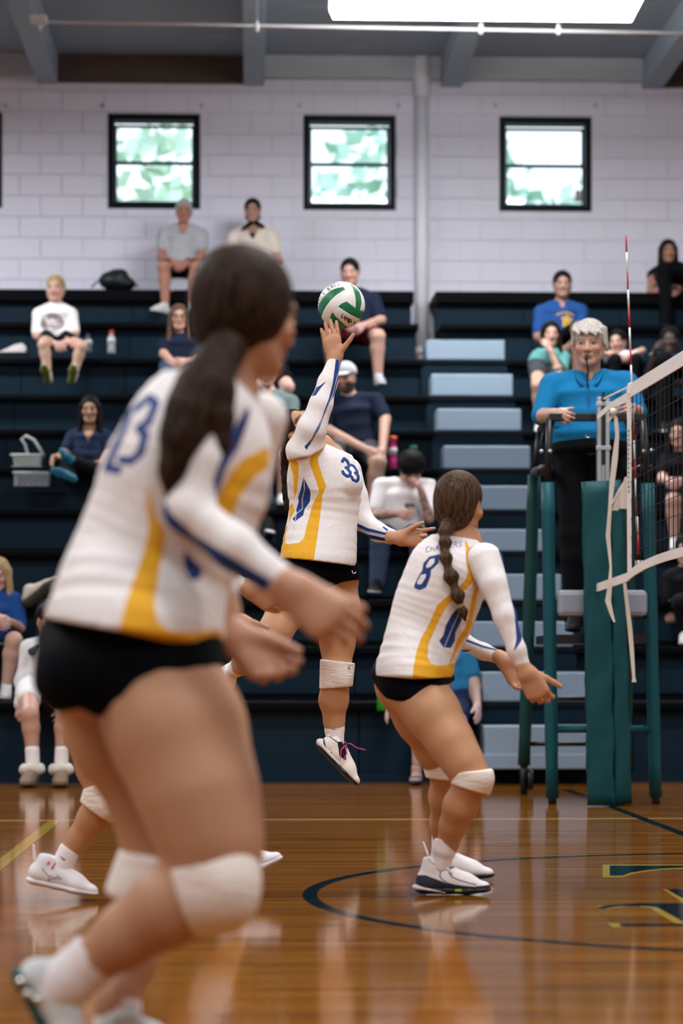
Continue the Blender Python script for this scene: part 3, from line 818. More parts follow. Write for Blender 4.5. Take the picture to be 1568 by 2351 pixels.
# ================================================================== NET, POST, REFEREE STAND
M_tape = mat('net_tape', (.80, .77, .74), .6, bump=.15, bscale=120)
M_band = mat('strap_web', (.72, .66, .58), .7, bump=.15, bscale=120)
M_cord = mat('net_cord', (.006, .006, .008), .7)
def NP(t, z): return Vector((1.477 + .07 * t, 12.5 - t, z))
ztop = HC + (CY - 886) * 12.5 / FPX
def zt_f(t): return ztop + .004 * t
def zb_f(t): return 1.238 + .075 * (1 - math.exp(-max(t, 0) / .5)) if t >= 0 else 1.238 + .03 * t
ne = empty('volleyball_net', NP(3, 0), 'black volleyball net with white top and bottom tape seen almost edge on', 'net')
NT = 8.8
ts = [i * NT / 30 for i in range(31)]
nd = Vector((.07, -1, 0)).normalized()
MB().ribbon([NP(t, zt_f(t) - .035) for t in ts], (0, 0, 1), .07, .004).build('top_tape', M_tape, ne)
ts2 = [-.93, -.6, -.3, 0, .1, .2, .35, .5, .75, 1, 1.3, 1.7, 2.2, 3, 4, 5, 6, 7, 8, 8.8]
MB().ribbon([NP(t, zb_f(t)) for t in ts2], (0, 0, 1), .045, .004).build('bottom_tape', M_tape, ne)
m = MB()
for i in range(int(NT / .1)):
    t = .05 + i * .1; m.tube([NP(t, zb_f(t)), NP(t, zt_f(t) - .07)], .0022, 4, False)
for j in range(1, 10):
    m.tube([NP(t, zb_f(t) + (zt_f(t) - .07 - zb_f(t)) * j / 9.6) for t in ts2 if t >= 0], .0018, 4, False)
tag(m.build('mesh_cords', M_cord, ne), kind='stuff')
MB().ribbon([NP(.04, zt_f(0) - .02), NP(.06, 1.9), NP(.05, 1.6), NP(.06, 1.25)], nd, [.10, .085, .09, .085], .003).build('side_tape', M_tape, ne)
gm = MB()
for j in range(14):
    z = 1.99 - j * .024; q = NP(.06, z) + Vector((-.004, 0, 0)); w = .006 if j % 3 else .009
    gm.hexa([q + nd * a + Vector((0, 0, b)) + Vector((c, 0, 0)) for c in (0, -.002) for a, b in ((-w, -.007), (w, -.007), (w * .6, .007), (-w, .005))])
gm.build('tape_lettering', M_cord, ne)
nv = View(12.9)
MB().ribbon([NP(.05, ztop - .06), P(1400, 933, 13.1), P(1372, 958, 13.35)], (0, 0, 1), [.05, .035, .03], .003).build('tension_strap', M_tape, ne)
MB().tube([NP(.02, ztop - .01), P(1386, 916, 13.45)], .005, 6).build('tension_rope', M_tape, ne)
def strap(pts, D, w, name='tie_strap'):
    MB().ribbon([P(x, y, D) for x, y in pts], (1, .25, 0), [q * D / FPX for q in w], .0015).build(name, M_band, ne)
strap([(1424, 925), (1414, 944), (1408, 952), (1396, 968)], 12.85, [6, 9, 9, 6])
strap([(1408, 946), (1414, 962), (1417, 1000), (1412, 1050), (1405, 1110), (1400, 1170), (1396, 1230), (1402, 1300), (1400, 1345), (1396, 1380), (1404, 1410), (1410, 1428)], 12.85, [7, 9, 9, 14, 12, 8, 11, 5, 10, 14, 9, 5])
strap([(1431, 1318), (1434, 1340), (1440, 1390), (1446, 1440), (1451, 1500), (1455, 1555), (1456, 1566)], 12.7, [4, 8, 9, 11, 10, 7, 11])
strap([(1440, 1100), (1424, 1122), (1404, 1158)], 12.7, [10, 7, 5]); strap([(1438, 1115), (1420, 1150), (1412, 1172)], 12.7, [9, 15, 15])
strap([(1440, 1095), (1436, 1130), (1432, 1168)], 12.65, [12, 24, 20])
q = P(1408, 945, 12.83)
MB().lathe([(0, -.02), (.016, -.012), (.02, 0), (.015, .014), (0, .02)], q, 10).build('strap_knot', M_band, ne, True)
# antenna
an = empty('net_antenna', NP(.12, 1.22), 'red and white striped antenna rod standing on the net edge', 'antenna')
M_red = mat('antenna_red', (.42, .012, .018), .4); M_awh = mat('antenna_white', (.80, .79, .80), .4)
def AP(y): return P(1437 + (y - 540) * (1467 - 1437) / (1315 - 540), y, 12.42)
ys = [540, 579, 623, 665, 709, 752, 796, 838, 881, 925, 969, 1011, 1054, 1098, 1142, 1186, 1222, 1274]
for k in range(len(ys) - 1):
    MB().tube([AP(ys[k]), AP(ys[k + 1])], .0048 if k < 15 else .0065, 10).build('stripe', M_red if k % 2 == 0 else M_awh, an, True)
MB().tube([AP(1274), AP(1300)], .0022, 6).build('tip', M_cord, an)
MB().box(-.018, -.012, -.03, .018, .012, .03, lambda x, y, z: AP(1300) + Vector((x, y, z))).build('clamp', M_tape, an, bevel=.003)
MB().box(-.02, -.014, -.03, .02, .014, .03, lambda x, y, z: AP(893) + Vector((x, y, z))).build('clamp', M_tape, an, bevel=.006)
# post
DP = 13.48
po = empty('net_post', (P(1395, 1850, DP).x, DP, 0), 'silver net post wrapped in a tall teal pad', 'post')
M_alu = mat('brushed_aluminium', (.50, .53, .55), .32, metal=.85, bump=.05, bscale=80)
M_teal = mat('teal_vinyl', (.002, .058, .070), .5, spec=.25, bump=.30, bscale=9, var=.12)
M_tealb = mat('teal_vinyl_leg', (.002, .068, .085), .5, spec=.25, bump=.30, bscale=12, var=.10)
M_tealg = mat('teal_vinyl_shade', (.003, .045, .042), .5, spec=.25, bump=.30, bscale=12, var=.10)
bp_ = P(1384, 1850, DP)
def post_fn(x, y, z): return Vector((P(1384, 1500, DP).x + x, DP + y, z))
pm = MB()
for x0, x1, y0 in ((-.034, -.012, -.034), (.012, .034, -.034), (-.012, .012, -.022)):
    pm.box(x0, y0, 0.02, x1, .034, 2.275, post_fn)
pm.build('post_tube', M_alu, po, bevel=.003)
MB().box(-.008, -.036, 1.9, .008, -.0225, 2.30, post_fn).build('slot', M_blackp, po)
for zz in (2.235, 1.99):
    MB().box(-.042, -.04, zz - .012, .042, -.02, zz + .012, post_fn).build('bolt_plate', M_alu, po, bevel=.003)
def pad(name, top, bot, D, dep, m):
    """tall soft panel: rounded section swept from the top edge to the foot"""
    (xa_, ya_, xb_, yb_), (xc_, yc_, xd_, yd_) = top, bot
    bmp = MB(); n = 26; k = 20
    for i in range(n + 1):
        f = i / n
        L = P(xa_ + (xc_ - xa_) * f, ya_ + (yc_ - ya_) * f, D); Rr = P(xb_ + (xd_ - xb_) * f, yb_ + (yd_ - yb_) * f, D)
        L.z = max(L.z, .004); Rr.z = max(Rr.z, .004); mid = (L + Rr) / 2; hw = (Rr - L).length / 2
        ends = .75 if i in (0, n) else 1.0
        for j in range(k):
            t = 2 * math.pi * j / k; cx_, cy_ = math.cos(t), math.sin(t)
            sx = math.copysign(abs(cx_) ** .35, cx_); sy = math.copysign(abs(cy_) ** .35, cy_)
            w = .004 * math.sin(i * 1.1 + j * .9) + .003 * math.sin(i * 2.7 - j * 1.7)
            zz = mid.z + (Rr.z - L.z) / 2 * sx
            bmp.v.append((mid.x + (hw + w) * sx * (ends if False else 1), mid.y + dep / 2 + (dep / 2 * ends + w) * sy, zz))
    for i in range(n):
        for j in range(k): bmp.f.append((i * k + j, (i + 1) * k + j, (i + 1) * k + (j + 1) % k, i * k + (j + 1) % k))
    bmp.f.append(tuple(range(k))); bmp.f.append(tuple(n * k + j for j in reversed(range(k))))
    return bmp.build(name, m, po, True)
pad('pad_front', (1337, 1106, 1400, 1103, ), (1350, 1849, 1412, 1856), DP - .10, .06, M_teal)
pad('pad_side', (1399, 1103, 1428, 1100), (1410, 1856, 1452, 1846), DP - .09, .17, M_teal)

# referee stand
DS, DB = 13.62, 14.6
sd = empty('referee_stand', (P(1370, 1840, DS + .5).x, DS + .5, 0), 'tall referee stand with teal padded legs and black top rail', 'stand')
def leg(name, a, b, D, m, r=.037):
    p, q = P(*a, D), P(*b, D); pts = [p.lerp(q, i / 10) for i in range(11)]
    o = MB().tube(pts, [r * (1 + .05 * math.sin(i * 1.9)) for i in range(11)], 16).build(name, m, sd, True)
    g = Vector((q.x + (q.x - p.x) * .03, q.y, 0.001))
    MB().tube([q + Vector((0, 0, .02)), g], [.024, .024], 12).build('leg_foot', M_blackp, o, True)
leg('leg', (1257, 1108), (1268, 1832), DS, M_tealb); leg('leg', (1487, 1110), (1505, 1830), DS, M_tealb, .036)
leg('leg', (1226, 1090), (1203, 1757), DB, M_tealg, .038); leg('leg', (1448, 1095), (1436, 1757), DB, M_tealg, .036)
def bar(name, a, Da, b, Db, r, m=M_blackp): return MB().tube([P(*a, Da), P(*b, Db)], r, 10).build(name, m, sd, True)
bar('cross_bar', (1270, 1674), DS, (1500, 1674), DS, .022, M_tealb)
for y in (1604, 1708): bar('cross_bar', (1215, y), DB, (1445, y), DB, .014)
for a, b in (((1257, 1108), (1262, 962)), ((1487, 1110), (1474, 962))): bar('upright', a, DS, b, DS, .02)
for a, b in (((1226, 1090), (1240, 985)), ((1448, 1095), (1456, 985))): bar('upright', a, DB, b, DB, .02)
bar('side_rail', (1262, 966), DS, (1240, 985), DB, .022); bar('side_rail', (1474, 966), DS, (1456, 985), DB, .022)
bar('side_rail', (1258, 1075), DS, (1228, 1085), DB, .03); bar('side_rail', (1486, 1075), DS, (1450, 1085), DB, .03)
a, b = P(1260, 958, DS), P(1478, 958, DS)
MB().box(a.x, DS - .02, a.z - .022, b.x, DS + .02, a.z + .022).build('top_rail', M_blackp, sd, bevel=.006)
a, b = P(1279, 1355, DS - .03), P(1485, 1416, DS - .03)
MB().box(a.x, DS - .08, b.z, b.x, DS + .03, a.z).build('knee_pad', mat('grey_vinyl', (.26, .29, .34), .45), sd, bevel=.028)
zp = .955
MB().box(P(1262, 1, DS).x, DS - .02, zp - .05, P(1490, 1, DS).x, DB, zp).build('platform', M_blackp, sd)
wh = P(1217, 1790, DB - .02)
MB().tube([wh + Vector((-.015, 0, 0)), wh + Vector((.015, 0, 0))], .062, 18).build('caster_wheel', M_blackp, sd, True)
wh = P(1440, 1792, DB - .02)
MB().tube([wh + Vector((-.015, 0, 0)), wh + Vector((.015, 0, 0))], .062, 18).build('caster_wheel', M_blackp, sd, True)
for x, y in ((1243, 1036), (1263, 1036), (1478, 1036), (1496, 1034)):
    q = P(x, y, DS - .03); MB().lathe([(0, -.012), (.011, -.007), (.011, .007), (0, .012)], q, 8).build('bolt', M_alu, sd, True)

# ================================================================== PLAYERS
JW = (.80, .76, .75); JY = (.78, .40, .018); JB = (.012, .045, .20); JG = (.42, .46, .56); DKB = (.012, .022, .085)
M_jersey = pattern_mat('jersey', JW, [JY, JB, JG, DKB], bump=.45, bscale=(26, 26, 13), wr=.009)
M_sleeve = pattern_mat('sleeve', JW, [JB, JG, DKB], bump=.45, bscale=(28, 28, 12), wr=.009)
M_short = mat('black_spandex', (.0006, .0010, .0025), .7, spec=.06, bump=.15, bscale=18)
M_padw = pattern_mat('knee_pad_white', (.78, .70, .64), [], .75, .5, (12, 12, 45), .2, .010)
M_sock = mat('sock_white', (.80, .76, .77), .8, bump=.2, bscale=70)
M_pink = mat('pink_lace', (.55, .04, .20), .6)
SK1 = (.475, .242, .125)
H_dark = hair_mat('hair_dark_brown', (.006, .004, .003), (.045, .026, .016))
H_brn = hair_mat('hair_brown', (.022, .012, .007), (.12, .066, .038))

def body(parent, groups, vox, skin, head=None, hd_vox=.004, lip=(.40, .16, .13), cuts=(), tint=None, **paintkw):
    """one skin mesh: trunk and limbs, head and hands"""
    parts, cols = [], []
    for pr, vx, kind in groups:
        v, f = solid(pr, vx, cuts if kind == 'body' else ())
        parts.append((v, f))
        cols.append(head.paint(v, skin, lip=lip, **paintkw) if kind == 'head' else np.tile(V3(skin), (len(v), 1)) * (V3((1.12, 1.12, 1.25)) if kind == 'hand' else 1))
    v, f = join(parts); c = np.concatenate(cols)
    if tint: c = tint(v, c)
    return mesh_obj('body', v, f, SKIN, parent, None, c)
def part(parent, name, prims, vox, m, cuts=(), pat=None, relax=1):
    v, f = solid(prims, vox, cuts, relax)
    return mesh_obj(name, v, f, m, parent, pat(v) if pat else None)
def bumps(pts, rs, k=.01): return [cone(a, b, ra, rb, k) for a, b, ra, rb in zip(pts[:-1], pts[1:], rs[:-1], rs[1:])]
def lace(parent, pts, r, m=M_pink):
    return MB().tube(pts, r, 6).build('lace', m, parent, True)

# ---------------------------------------------------------------- number 33, jumping at the ball
D33 = 10.8; v3 = View(D33)
p33 = empty('person', (v3.p(745, 1330).x, D33, 0), 'jumping player in white and yellow jersey 33 with one arm up under the ball', 'person', 'players in white jerseys')
SL33 = [(644, 1298, 814, 1314, .190, -.02), (654, 1240, 815, 1246, .150, -.01), (668, 1175, 818, 1182, .122, 0), (668, 1122, 828, 1122, .138, 0),
        (667, 1078, 815, 1086, .125, 0), (672, 1042, 788, 1056, .10, 0), (702, 1014, 755, 1012, .065, 0)]
h33 = Head(v3.p(688, 990, -.03), (.38, -.60, .70), (-.80, .10, .60), .226)
nb33 = v3.p(738, 1026, -.01)
armR = [(699, 1032, -.13, 38), (716, 985, -.17, 33), (737, 928, -.17, 26), (752, 878, -.14, 21.5), (768, 828, -.10, 15.5)]
armL = [(798, 1082, .12, 32), (816, 1140, .12, 27), (832, 1196, .10, 25), (868, 1222, .04, 21), (904, 1234, -.02, 17)]
pel33 = [(650, 1330, 820, 1336, .125, 0), (653, 1288, 811, 1298, .126, 0), (666, 1255, 800, 1262, .105, 0)]
thR = [(693, 1338, -.10, 50), (661, 1396, -.18, 44), (632, 1450, -.24, 35), (616, 1482, -.26, 30)]
shR = [(616, 1482, -.26, 30), (592, 1500, -.10, 30), (560, 1522, .08, 25), (540, 1536, .18, 18)]
thL = [(772, 1342, .06, 49), (779, 1400, .05, 43), (775, 1470, .02, 36.5), (773, 1545, .0, 33)]
shL = [(773, 1545, 0, 33), (766, 1608, .03, 32), (767, 1655, .04, 22), (769, 1692, .03, 19)]
bd = torso(v3, SL33[1:], .92) + torso(v3, pel33[:2], .96) + limb(v3, armR, sc=.93) + limb(v3, armL, .02, sc=.80) + limb(v3, thR, .05) + limb(v3, shR) + limb(v3, thL, .05) + limb(v3, shL)
bd.append(cone(h33.w(0, -.03, -.05), nb33, .046, .052, .03))
wr = v3.p(770, 822, -.10)
hR = hand_prims(wr, (-.20, -.10, .97), (.94, 0, .2), True, 1.0, (-.10, -.12, -.05, .0), .05, .95, .1)
hR.append(cone(v3.p(765, 838, -.105), wr, .030, .027, .02))
wl = v3.p(918, 1236, -.03)
hL = hand_prims(wl, (.96, -.15, .02), (-.05, -.1, 1), False, 1.0, (.05, .75, .55, .45), .075, .62, .35)
hL.append(cone(v3.p(898, 1233, -.02), wl, .031, .028, .02))
body(p33, [(bd, .0075, 'body'), (h33.prims(nb33, .044), .004, 'head'), (hR, .003, 'hand'), (hL, .003, 'hand')], .0075, SK1, h33, brow=(.05, .03, .02))
Q = lambda pts: pz(pts, 580, 850, 5.222)
Q2 = lambda pts: pz(pts, 560, 700, 3.136)
y33 = [('p', Q([(865, 880), (890, 910), (785, 1090), (800, 1180), (885, 1420), (840, 1520), (820, 1700), (790, 1950), (740, 2300), (320, 2300), (330, 2260), (345, 2180), (390, 1880), (425, 1870), (395, 2000), (395, 2080), (430, 2100), (560, 2090), (620, 2040), (650, 1900), (720, 1640), (740, 1590), (800, 1490), (770, 1370), (685, 1150), (700, 1090), (740, 980), (790, 925)])),
       ('p', Q([(400, 1070), (440, 1080), (470, 1065), (530, 1110), (560, 1160), (555, 1290), (540, 1450), (500, 1560), (500, 1500), (500, 1380), (490, 1260), (450, 1160), (400, 1100)])),
       ('p', Q([(440, 1640), (475, 1600), (510, 1700), (475, 1760), (440, 1830)]))]
b33 = [('p', Q([(615, 1310), (690, 1460), (700, 1510), (690, 1600), (630, 1680), (610, 1760), (510, 1830), (480, 1790), (540, 1740), (525, 1690), (555, 1600), (550, 1540), (580, 1460)])),
       ('l', [(786, 1064), (790, 1057), (797, 1062), (801, 1072), (799, 1078), (794, 1078)], 3.7), ('l', [(796, 1079), (804, 1089), (803, 1098), (797, 1099), (789, 1093), (787, 1088)], 3.7),
       ('l', [(806, 1071), (812, 1073), (819, 1084), (820, 1089), (815, 1090)], 3.4), ('l', [(816, 1091), (822, 1096), (822, 1105), (818, 1110), (810, 1107), (807, 1100)], 3.4)]
g33 = [('l', Q([(618, 1320), (628, 1450), (600, 1560), (600, 1680), (525, 1740), (515, 1830)]), 1.2), ('l', Q([(515, 1830), (480, 2000), (450, 2130), (435, 2260)]), .35),
       ('l', Q([(630, 1010), (640, 1160), (618, 1310)]), .3), ('l', [(645, 1277), (722, 1286), (813, 1299)], .3)]
hem33 = [(600, 900), (900, 900), (900, 1302), (812, 1301), (730, 1292), (645, 1283), (600, 1280)]
part(p33, 'jersey', torso(v3, SL33, 1.0, .03) + [ell(v3.p(802, 1108, -.06), [(1, 0, 0), (0, 1, 0), (0, 0, 1)], (.056, .075, .062), .03), econe(v3.p(701, 1028, -.122), v3.p(709, 1090, -.055), (1, 0, 0), v3.r(37), v3.r(39), v3.r(40), v3.r(45), .03, .05)], .0045, M_jersey, [('keep', hem33, D33), ('plane', v3.p(735, 1012), (.45, -.1, 1)), ('drop', [(600, 1050), (668, 1050), (700, 1040), (718, 1026), (736, 985), (600, 985)], D33)], lambda v: layers(v, D33, [y33, b33, g33]))
sR = [('p', Q2([(665, 385), (720, 385), (705, 400), (700, 480), (650, 680), (600, 780), (545, 930), (480, 1040), (455, 1075), (440, 1050), (490, 1000), (560, 860), (610, 720), (640, 600), (655, 480)])), ('p', Q2([(600, 580), (555, 635), (520, 690), (490, 690), (525, 625), (550, 615)]))]
sRg = [('l', Q2([(690, 395), (684, 500), (640, 680), (580, 830), (520, 960), (462, 1065)]), .9)]
def sleeve(par, v, pts, cuffend, m, pat, vox=.0045, sh=None, cuts=()):
    c, n = cuffend
    return part(par, 'sleeve', limb(v, pts, .02) + (sh or []), vox, m, [('plane', c, n)] + list(cuts), pat)
sleeve(p33, v3, armR, (v3.p(768, 827, -.1), v3.p(768, 827, -.1) - v3.p(752, 878, -.14)), M_sleeve, lambda v: layers(v, D33, [sR, sRg]), .0045,
       [econe(v3.p(701, 1030, -.125), v3.p(708, 1085, -.06), (1, 0, 0), v3.r(38), v3.r(40), v3.r(40), v3.r(46), .03, .05)], [('drop', [(630, 1062), (672, 1062), (714, 1056), (744, 1036), (764, 1000), (790, 970), (830, 970), (830, 1220), (630, 1220)], D33)])
sL_ = [('p', [(812, 1196), (845, 1212), (889, 1225), (889, 1231), (845, 1220), (812, 1204)]), ('p', [(880, 1208), (891, 1216), (889, 1221), (878, 1211)])]
sLg = [('l', [(812, 1207), (845, 1222), (889, 1234)], 1.6)]
sLd = [('p', [(812, 1211), (845, 1226), (889, 1237), (888, 1244), (845, 1235), (812, 1222)]), ('p', [(886, 1221), (891, 1222), (890, 1246), (885, 1245)])]
sleeve(p33, v3, armL, (v3.p(904, 1234, -.02), v3.p(904, 1234, -.02) - v3.p(868, 1222, .04)), M_sleeve, lambda v: layers(v, D33, [sL_, sLg, sLd]))
sc33 = [(600, 1240), (860, 1240), (860, 1326), (822, 1331), (785, 1338), (741, 1357), (735, 1352), (712, 1334), (650, 1310), (600, 1300)]
part(p33, 'shorts', torso(v3, pel33, 1.02) + limb(v3, thR[:2], .05, .004) + limb(v3, thL[:2], .05, .004) + [cone(v3.p(736, 1335), v3.p(736, 1330), .05, .05, .04)], .005, M_short, [('keep', sc33, D33)])
MB().tube([v3.p(808, 1310, -.12), v3.p(810, 1316, -.12), v3.p(814, 1317, -.115), v3.p(817, 1313, -.11)], .0018, 6).build('emblem', M_sock, p33, True)
h = h33.hair('tail') + [ell(h33.w(0, .098, -.030), h33.ax(), (.088, .064, .104), .010, 'sub')]; part(p33, 'hair', h, .004, H_dark)
br = [v3.p(x, y, z) for x, y, z in ((668, 1000, .06), (657, 1040, .12), (654, 1065, .15), (657, 1085, .16), (655, 1105, .16), (659, 1125, .16), (657, 1145, .16), (662, 1160, .15), (669, 1178, .14))]
part(p33, 'braid', bumps(br, [.032, .026, .017, .023, .016, .023, .015, .019, .006]) + bumps([p + Vector((.008, -.01, .02)) for p in br[1:]], [.01, .02, .012, .02, .012, .018, .01, .004]), .004, H_dark)
padax = unit(v3.p(766, 1608, .03) - v3.p(773, 1545, 0))
part(p33, 'knee_pad', [cone(v3.p(775, 1520, .0), v3.p(771, 1580, .01), v3.r(40.5), v3.r(38), .02), ell(v3.p(786, 1556, -.045), [(1, 0, 0), (0, 1, 0), (0, 0, 1)], (.035, .03, .05), .03)], .0045, M_padw,
     [('plane', v3.p(775, 1518), (.12, 0, 1)), ('plane', v3.p(771, 1579), (.08, 0, -1))])
part(p33, 'knee_pad', [cone(v3.p(628, 1456, -.25), v3.p(596, 1494, -.16), v3.r(34), v3.r(33), .02)], .006, M_padw, [('plane', v3.p(632, 1448, -.24), (.6, .2, .8)), ('plane', v3.p(594, 1500, -.12), (-.7, .7, -.3))])
MB().tube([v3.p(805, 1528, -.066), v3.p(799, 1532, -.072), v3.p(805, 1537, -.066)], .002, 5).build('emblem', M_cord, p33)
so = part(p33, 'sock', [cone(v3.p(768, 1655, .04), v3.p(769, 1705, .03), v3.r(22.5), v3.r(21), .01), cone(v3.p(768, 1664, .04), v3.p(768, 1676, .04), v3.r(23.5), v3.r(23.5), .004)], .0035,
          pattern_mat('sock_mark', (.80, .72, .70), [(.004, .004, .006)], bump=.3, bscale=(60, 60, 30)), [('plane', v3.p(768, 1663, .04), (-.12, 0, 1))],
          lambda v: layers(v, D33, [[('p', pz([(570, 265), (680, 300), (745, 318), (735, 298), (770, 330), (690, 325), (620, 300)], 690, 1640, 9.224))]]))
fS = unit((.69, -.10, -.72)); sh33 = Shoe(v3.p(722, 1711, .015), fS, (.72, 0, .69), .268)
M_shoe33 = pattern_mat('shoe_cream', (.80, .74, .68), [(.004, .004, .006), (.70, .68, .70)], bump=.1, bscale=(40, 40, 40))
Z = lambda pts: pz(pts, 690, 1640, 9.224)
k33 = [('l', Z([(490, 470), (495, 600), (520, 720), (560, 840), (600, 880), (635, 850), (655, 800), (610, 820), (570, 790), (520, 660), (490, 500)]), 1.1), ('p', Z([(490, 320), (540, 400), (640, 480), (740, 545), (800, 590), (780, 600), (700, 540), (600, 475), (520, 420), (485, 360)])), ('p', Z([(780, 580), (1000, 560), (960, 960), (900, 940), (820, 860), (800, 700)]))]
w33 = [('p', Z([(640, 900), (800, 880), (880, 940), (860, 970), (740, 1030), (1200, 1400), (1000, 1500), (720, 1070), (640, 1060)]))]
s_o = sh33.build(p33, M_shoe33, M_blackp, .0022, -.016, lambda v: layers(v, D33, [k33, w33]))
MW = mat('midsole_white', (.72, .71, .76), .5)
part(s_o, 'midsole', [econe(sh33.w(.020, 0, .026), sh33.w(.14, 0, .024), sh33.s, .038, .018, .036, .016, .03, .01), cone(sh33.w(.012, 0, .03), sh33.w(.03, 0, .055), .016, .012, .01)], .004, MW)
part(s_o, 'heel_tab', [econe(sh33.w(.016, 0, .07), sh33.w(.014, 0, .115), sh33.s, .022, .008, .014, .005, .006, .006)], .003, M_shoe33, (), lambda v: layers(v, D33, [[], []]))
for i in range(6):
    f = i / 5; a = sh33.w(.085 + f * .08, -.022, .105 - f * .048); b = sh33.w(.088 + f * .08, .024, .106 - f * .048)
    lace(s_o, [a, (V3(a) + b) / 2 + sh33.u * .006, b], .0028)
lc = [v3.p(792, 1710, -.03), v3.p(800, 1707, -.035), v3.p(808, 1709, -.04), v3.p(815, 1715, -.04), v3.p(826, 1719, -.04), v3.p(839, 1722, -.045)]
lace(s_o, lc, .0028); lace(s_o, [v3.p(792, 1712, -.03), v3.p(783, 1722, -.045), v3.p(782, 1738, -.05), v3.p(790, 1742, -.05), v3.p(796, 1730, -.045), v3.p(793, 1713, -.035)], .0028)
sh33b = Shoe(v3.p(552, 1520, .24), (-.30, .25, -.92), (-.6, -.75, 0), .262)
s_o = sh33b.build(p33, mat('shoe_white', (.76, .74, .74), .5), M_blackp, .006, .012)
for i in range(4):
    f = i / 3; a = sh33b.w(.09 + f * .07, -.022, .10 - f * .046); b = sh33b.w(.09 + f * .07, .024, .10 - f * .046)
    lace(s_o, [a, (V3(a) + b) / 2 + sh33b.u * .007, b], .003)
part(p33, 'sock', limb(v3, [(560, 1522, .08, 25), (543, 1534, .17, 21)], .01), .006, M_sock)

# ---------------------------------------------------------------- ball
DBL = 10.79; bc = V3(P(784, 701, DBL)); BR = 54 * DBL / FPX
v, f = solid([ell(bc, [(1, 0, 0), (0, 1, 0), (0, 0, 1)], (BR, BR, BR), .001)], .0030, (), 0)
nrm = (v - bc); rad = np.linalg.norm(nrm, axis=1)[:, None]; nrm = nrm / rad; v = bc + nrm * BR
Bq = lambda pts: pz(pts, 720, 640, 12.06)
gr = [('p', Bq([(130, 800), (150, 720), (230, 600), (330, 500), (480, 390), (640, 330), (820, 295), (880, 385), (760, 450), (620, 545), (460, 690), (340, 840), (250, 980), (215, 1080), (150, 960)])),
      ('p', Bq([(680, 865), (760, 790), (915, 720), (1050, 820), (1165, 885), (1170, 700), (1150, 520), (1090, 340), (1000, 190), (1060, 180), (1180, 290), (1270, 400), (1320, 560), (1330, 720), (1290, 930), (1420, 910), (1420, 1000), (1330, 1120), (1230, 1130), (1050, 1080), (900, 1000)])),
      ('p', Bq([(525, 1005), (600, 1110), (720, 1220), (860, 1320), (960, 1370), (900, 1420), (700, 1420), (650, 1350), (560, 1290), (440, 1190), (480, 1070)])),
      ('p', Bq([(380, 250), (480, 190), (620, 140), (640, 150), (520, 200), (400, 265)]))]
tx = []
for ch, x, y, a, w in (('G', 140, 720, -1.25, 40), ('A', 178, 640, -1.05, 42), ('M', 218, 580, -.95, 52), ('E', 292, 490, -.8, 40), ('B', 425, 395, -.6, 48), ('A', 505, 330, -.45, 60), ('L', 590, 280, -.35, 40), ('L', 690, 245, -.25, 34)):
    q = Bq([(x, y)])[0]; tx += letter(ch, q[0], q[1], w / 12.06, 95 / 12.06, a, .75)
for pts in ([(810, 1060), (770, 1120), (765, 1150), (800, 1150)], [(880, 1100), (850, 1200), (870, 1140), (830, 1150)], [(880, 1150), (920, 1150), (930, 1180), (880, 1210)], [(960, 1150), (960, 1270), (990, 1180), (930, 1230)], [(1010, 1180), (990, 1250)], [(1040, 1190), (1050, 1250), (1015, 1240)], [(1130, 1220), (1130, 1280)]):
    tx.append(('l', Bq(pts), 1.1))
seams = [('l', Bq([(215, 1080), (250, 980), (340, 840), (460, 690), (620, 545), (760, 450), (880, 385), (1000, 190)]), .5), ('l', Bq([(680, 865), (525, 1005)]), .5), ('l', Bq([(150, 720), (230, 600), (330, 500), (480, 390), (640, 330), (820, 295)]), .5),
         ('l', Bq([(880, 385), (820, 295), (760, 180)]), .5), ('l', Bq([(915, 720), (1050, 820), (1165, 885), (1290, 930), (1420, 910)]), .5), ('l', Bq([(1000, 190), (1090, 340), (1150, 520), (1170, 700), (1165, 885)]), .5), ('l', Bq([(1060, 180), (1180, 290), (1270, 400), (1320, 560), (1330, 720), (1290, 930)]), .5),
         ('l', Bq([(525, 1005), (600, 1110), (720, 1220), (860, 1320), (960, 1370)]), .5), ('l', Bq([(680, 865), (900, 1000), (1050, 1080), (1230, 1130)]), .5), ('l', Bq([(440, 1190), (560, 1290), (650, 1350), (660, 1400)]), .5), ('l', Bq([(440, 1190), (480, 1070), (525, 1005)]), .5)]
front = v[:, 1] < bc[1]
vm = v.copy(); vm[:, 1] = np.where(front, vm[:, 1], 2 * bc[1] - vm[:, 1]); vm[:, 0] = np.where(front, vm[:, 0], 2 * bc[0] - vm[:, 0])
at = layers(vm, DBL, [gr, tx, seams])
at['m2'] = np.where(front, at['m2'], -.05)
v = v - nrm * (np.clip(at['m3'] / .0011 + .4, 0, 1) * .0014)[:, None]
M_ball = pattern_mat('ball_leather', (.80, .78, .76), [(.004, .16, .062), (.01, .01, .012), (.10, .12, .11)], rough=.38, bump=.05, bscale=(500, 500, 500), spec=.45)
del at['m3']; at['m3'] = layers(vm, DBL, [seams])['m1'] - .0007
bo = mesh_obj('volleyball', v, f, M_ball, None, at)
bo.data.transform(Matrix.Translation(-Vector(bc))); bo.location = Vector(bc)
tag(bo, 'green and white volleyball in the air above the raised hand', 'ball')

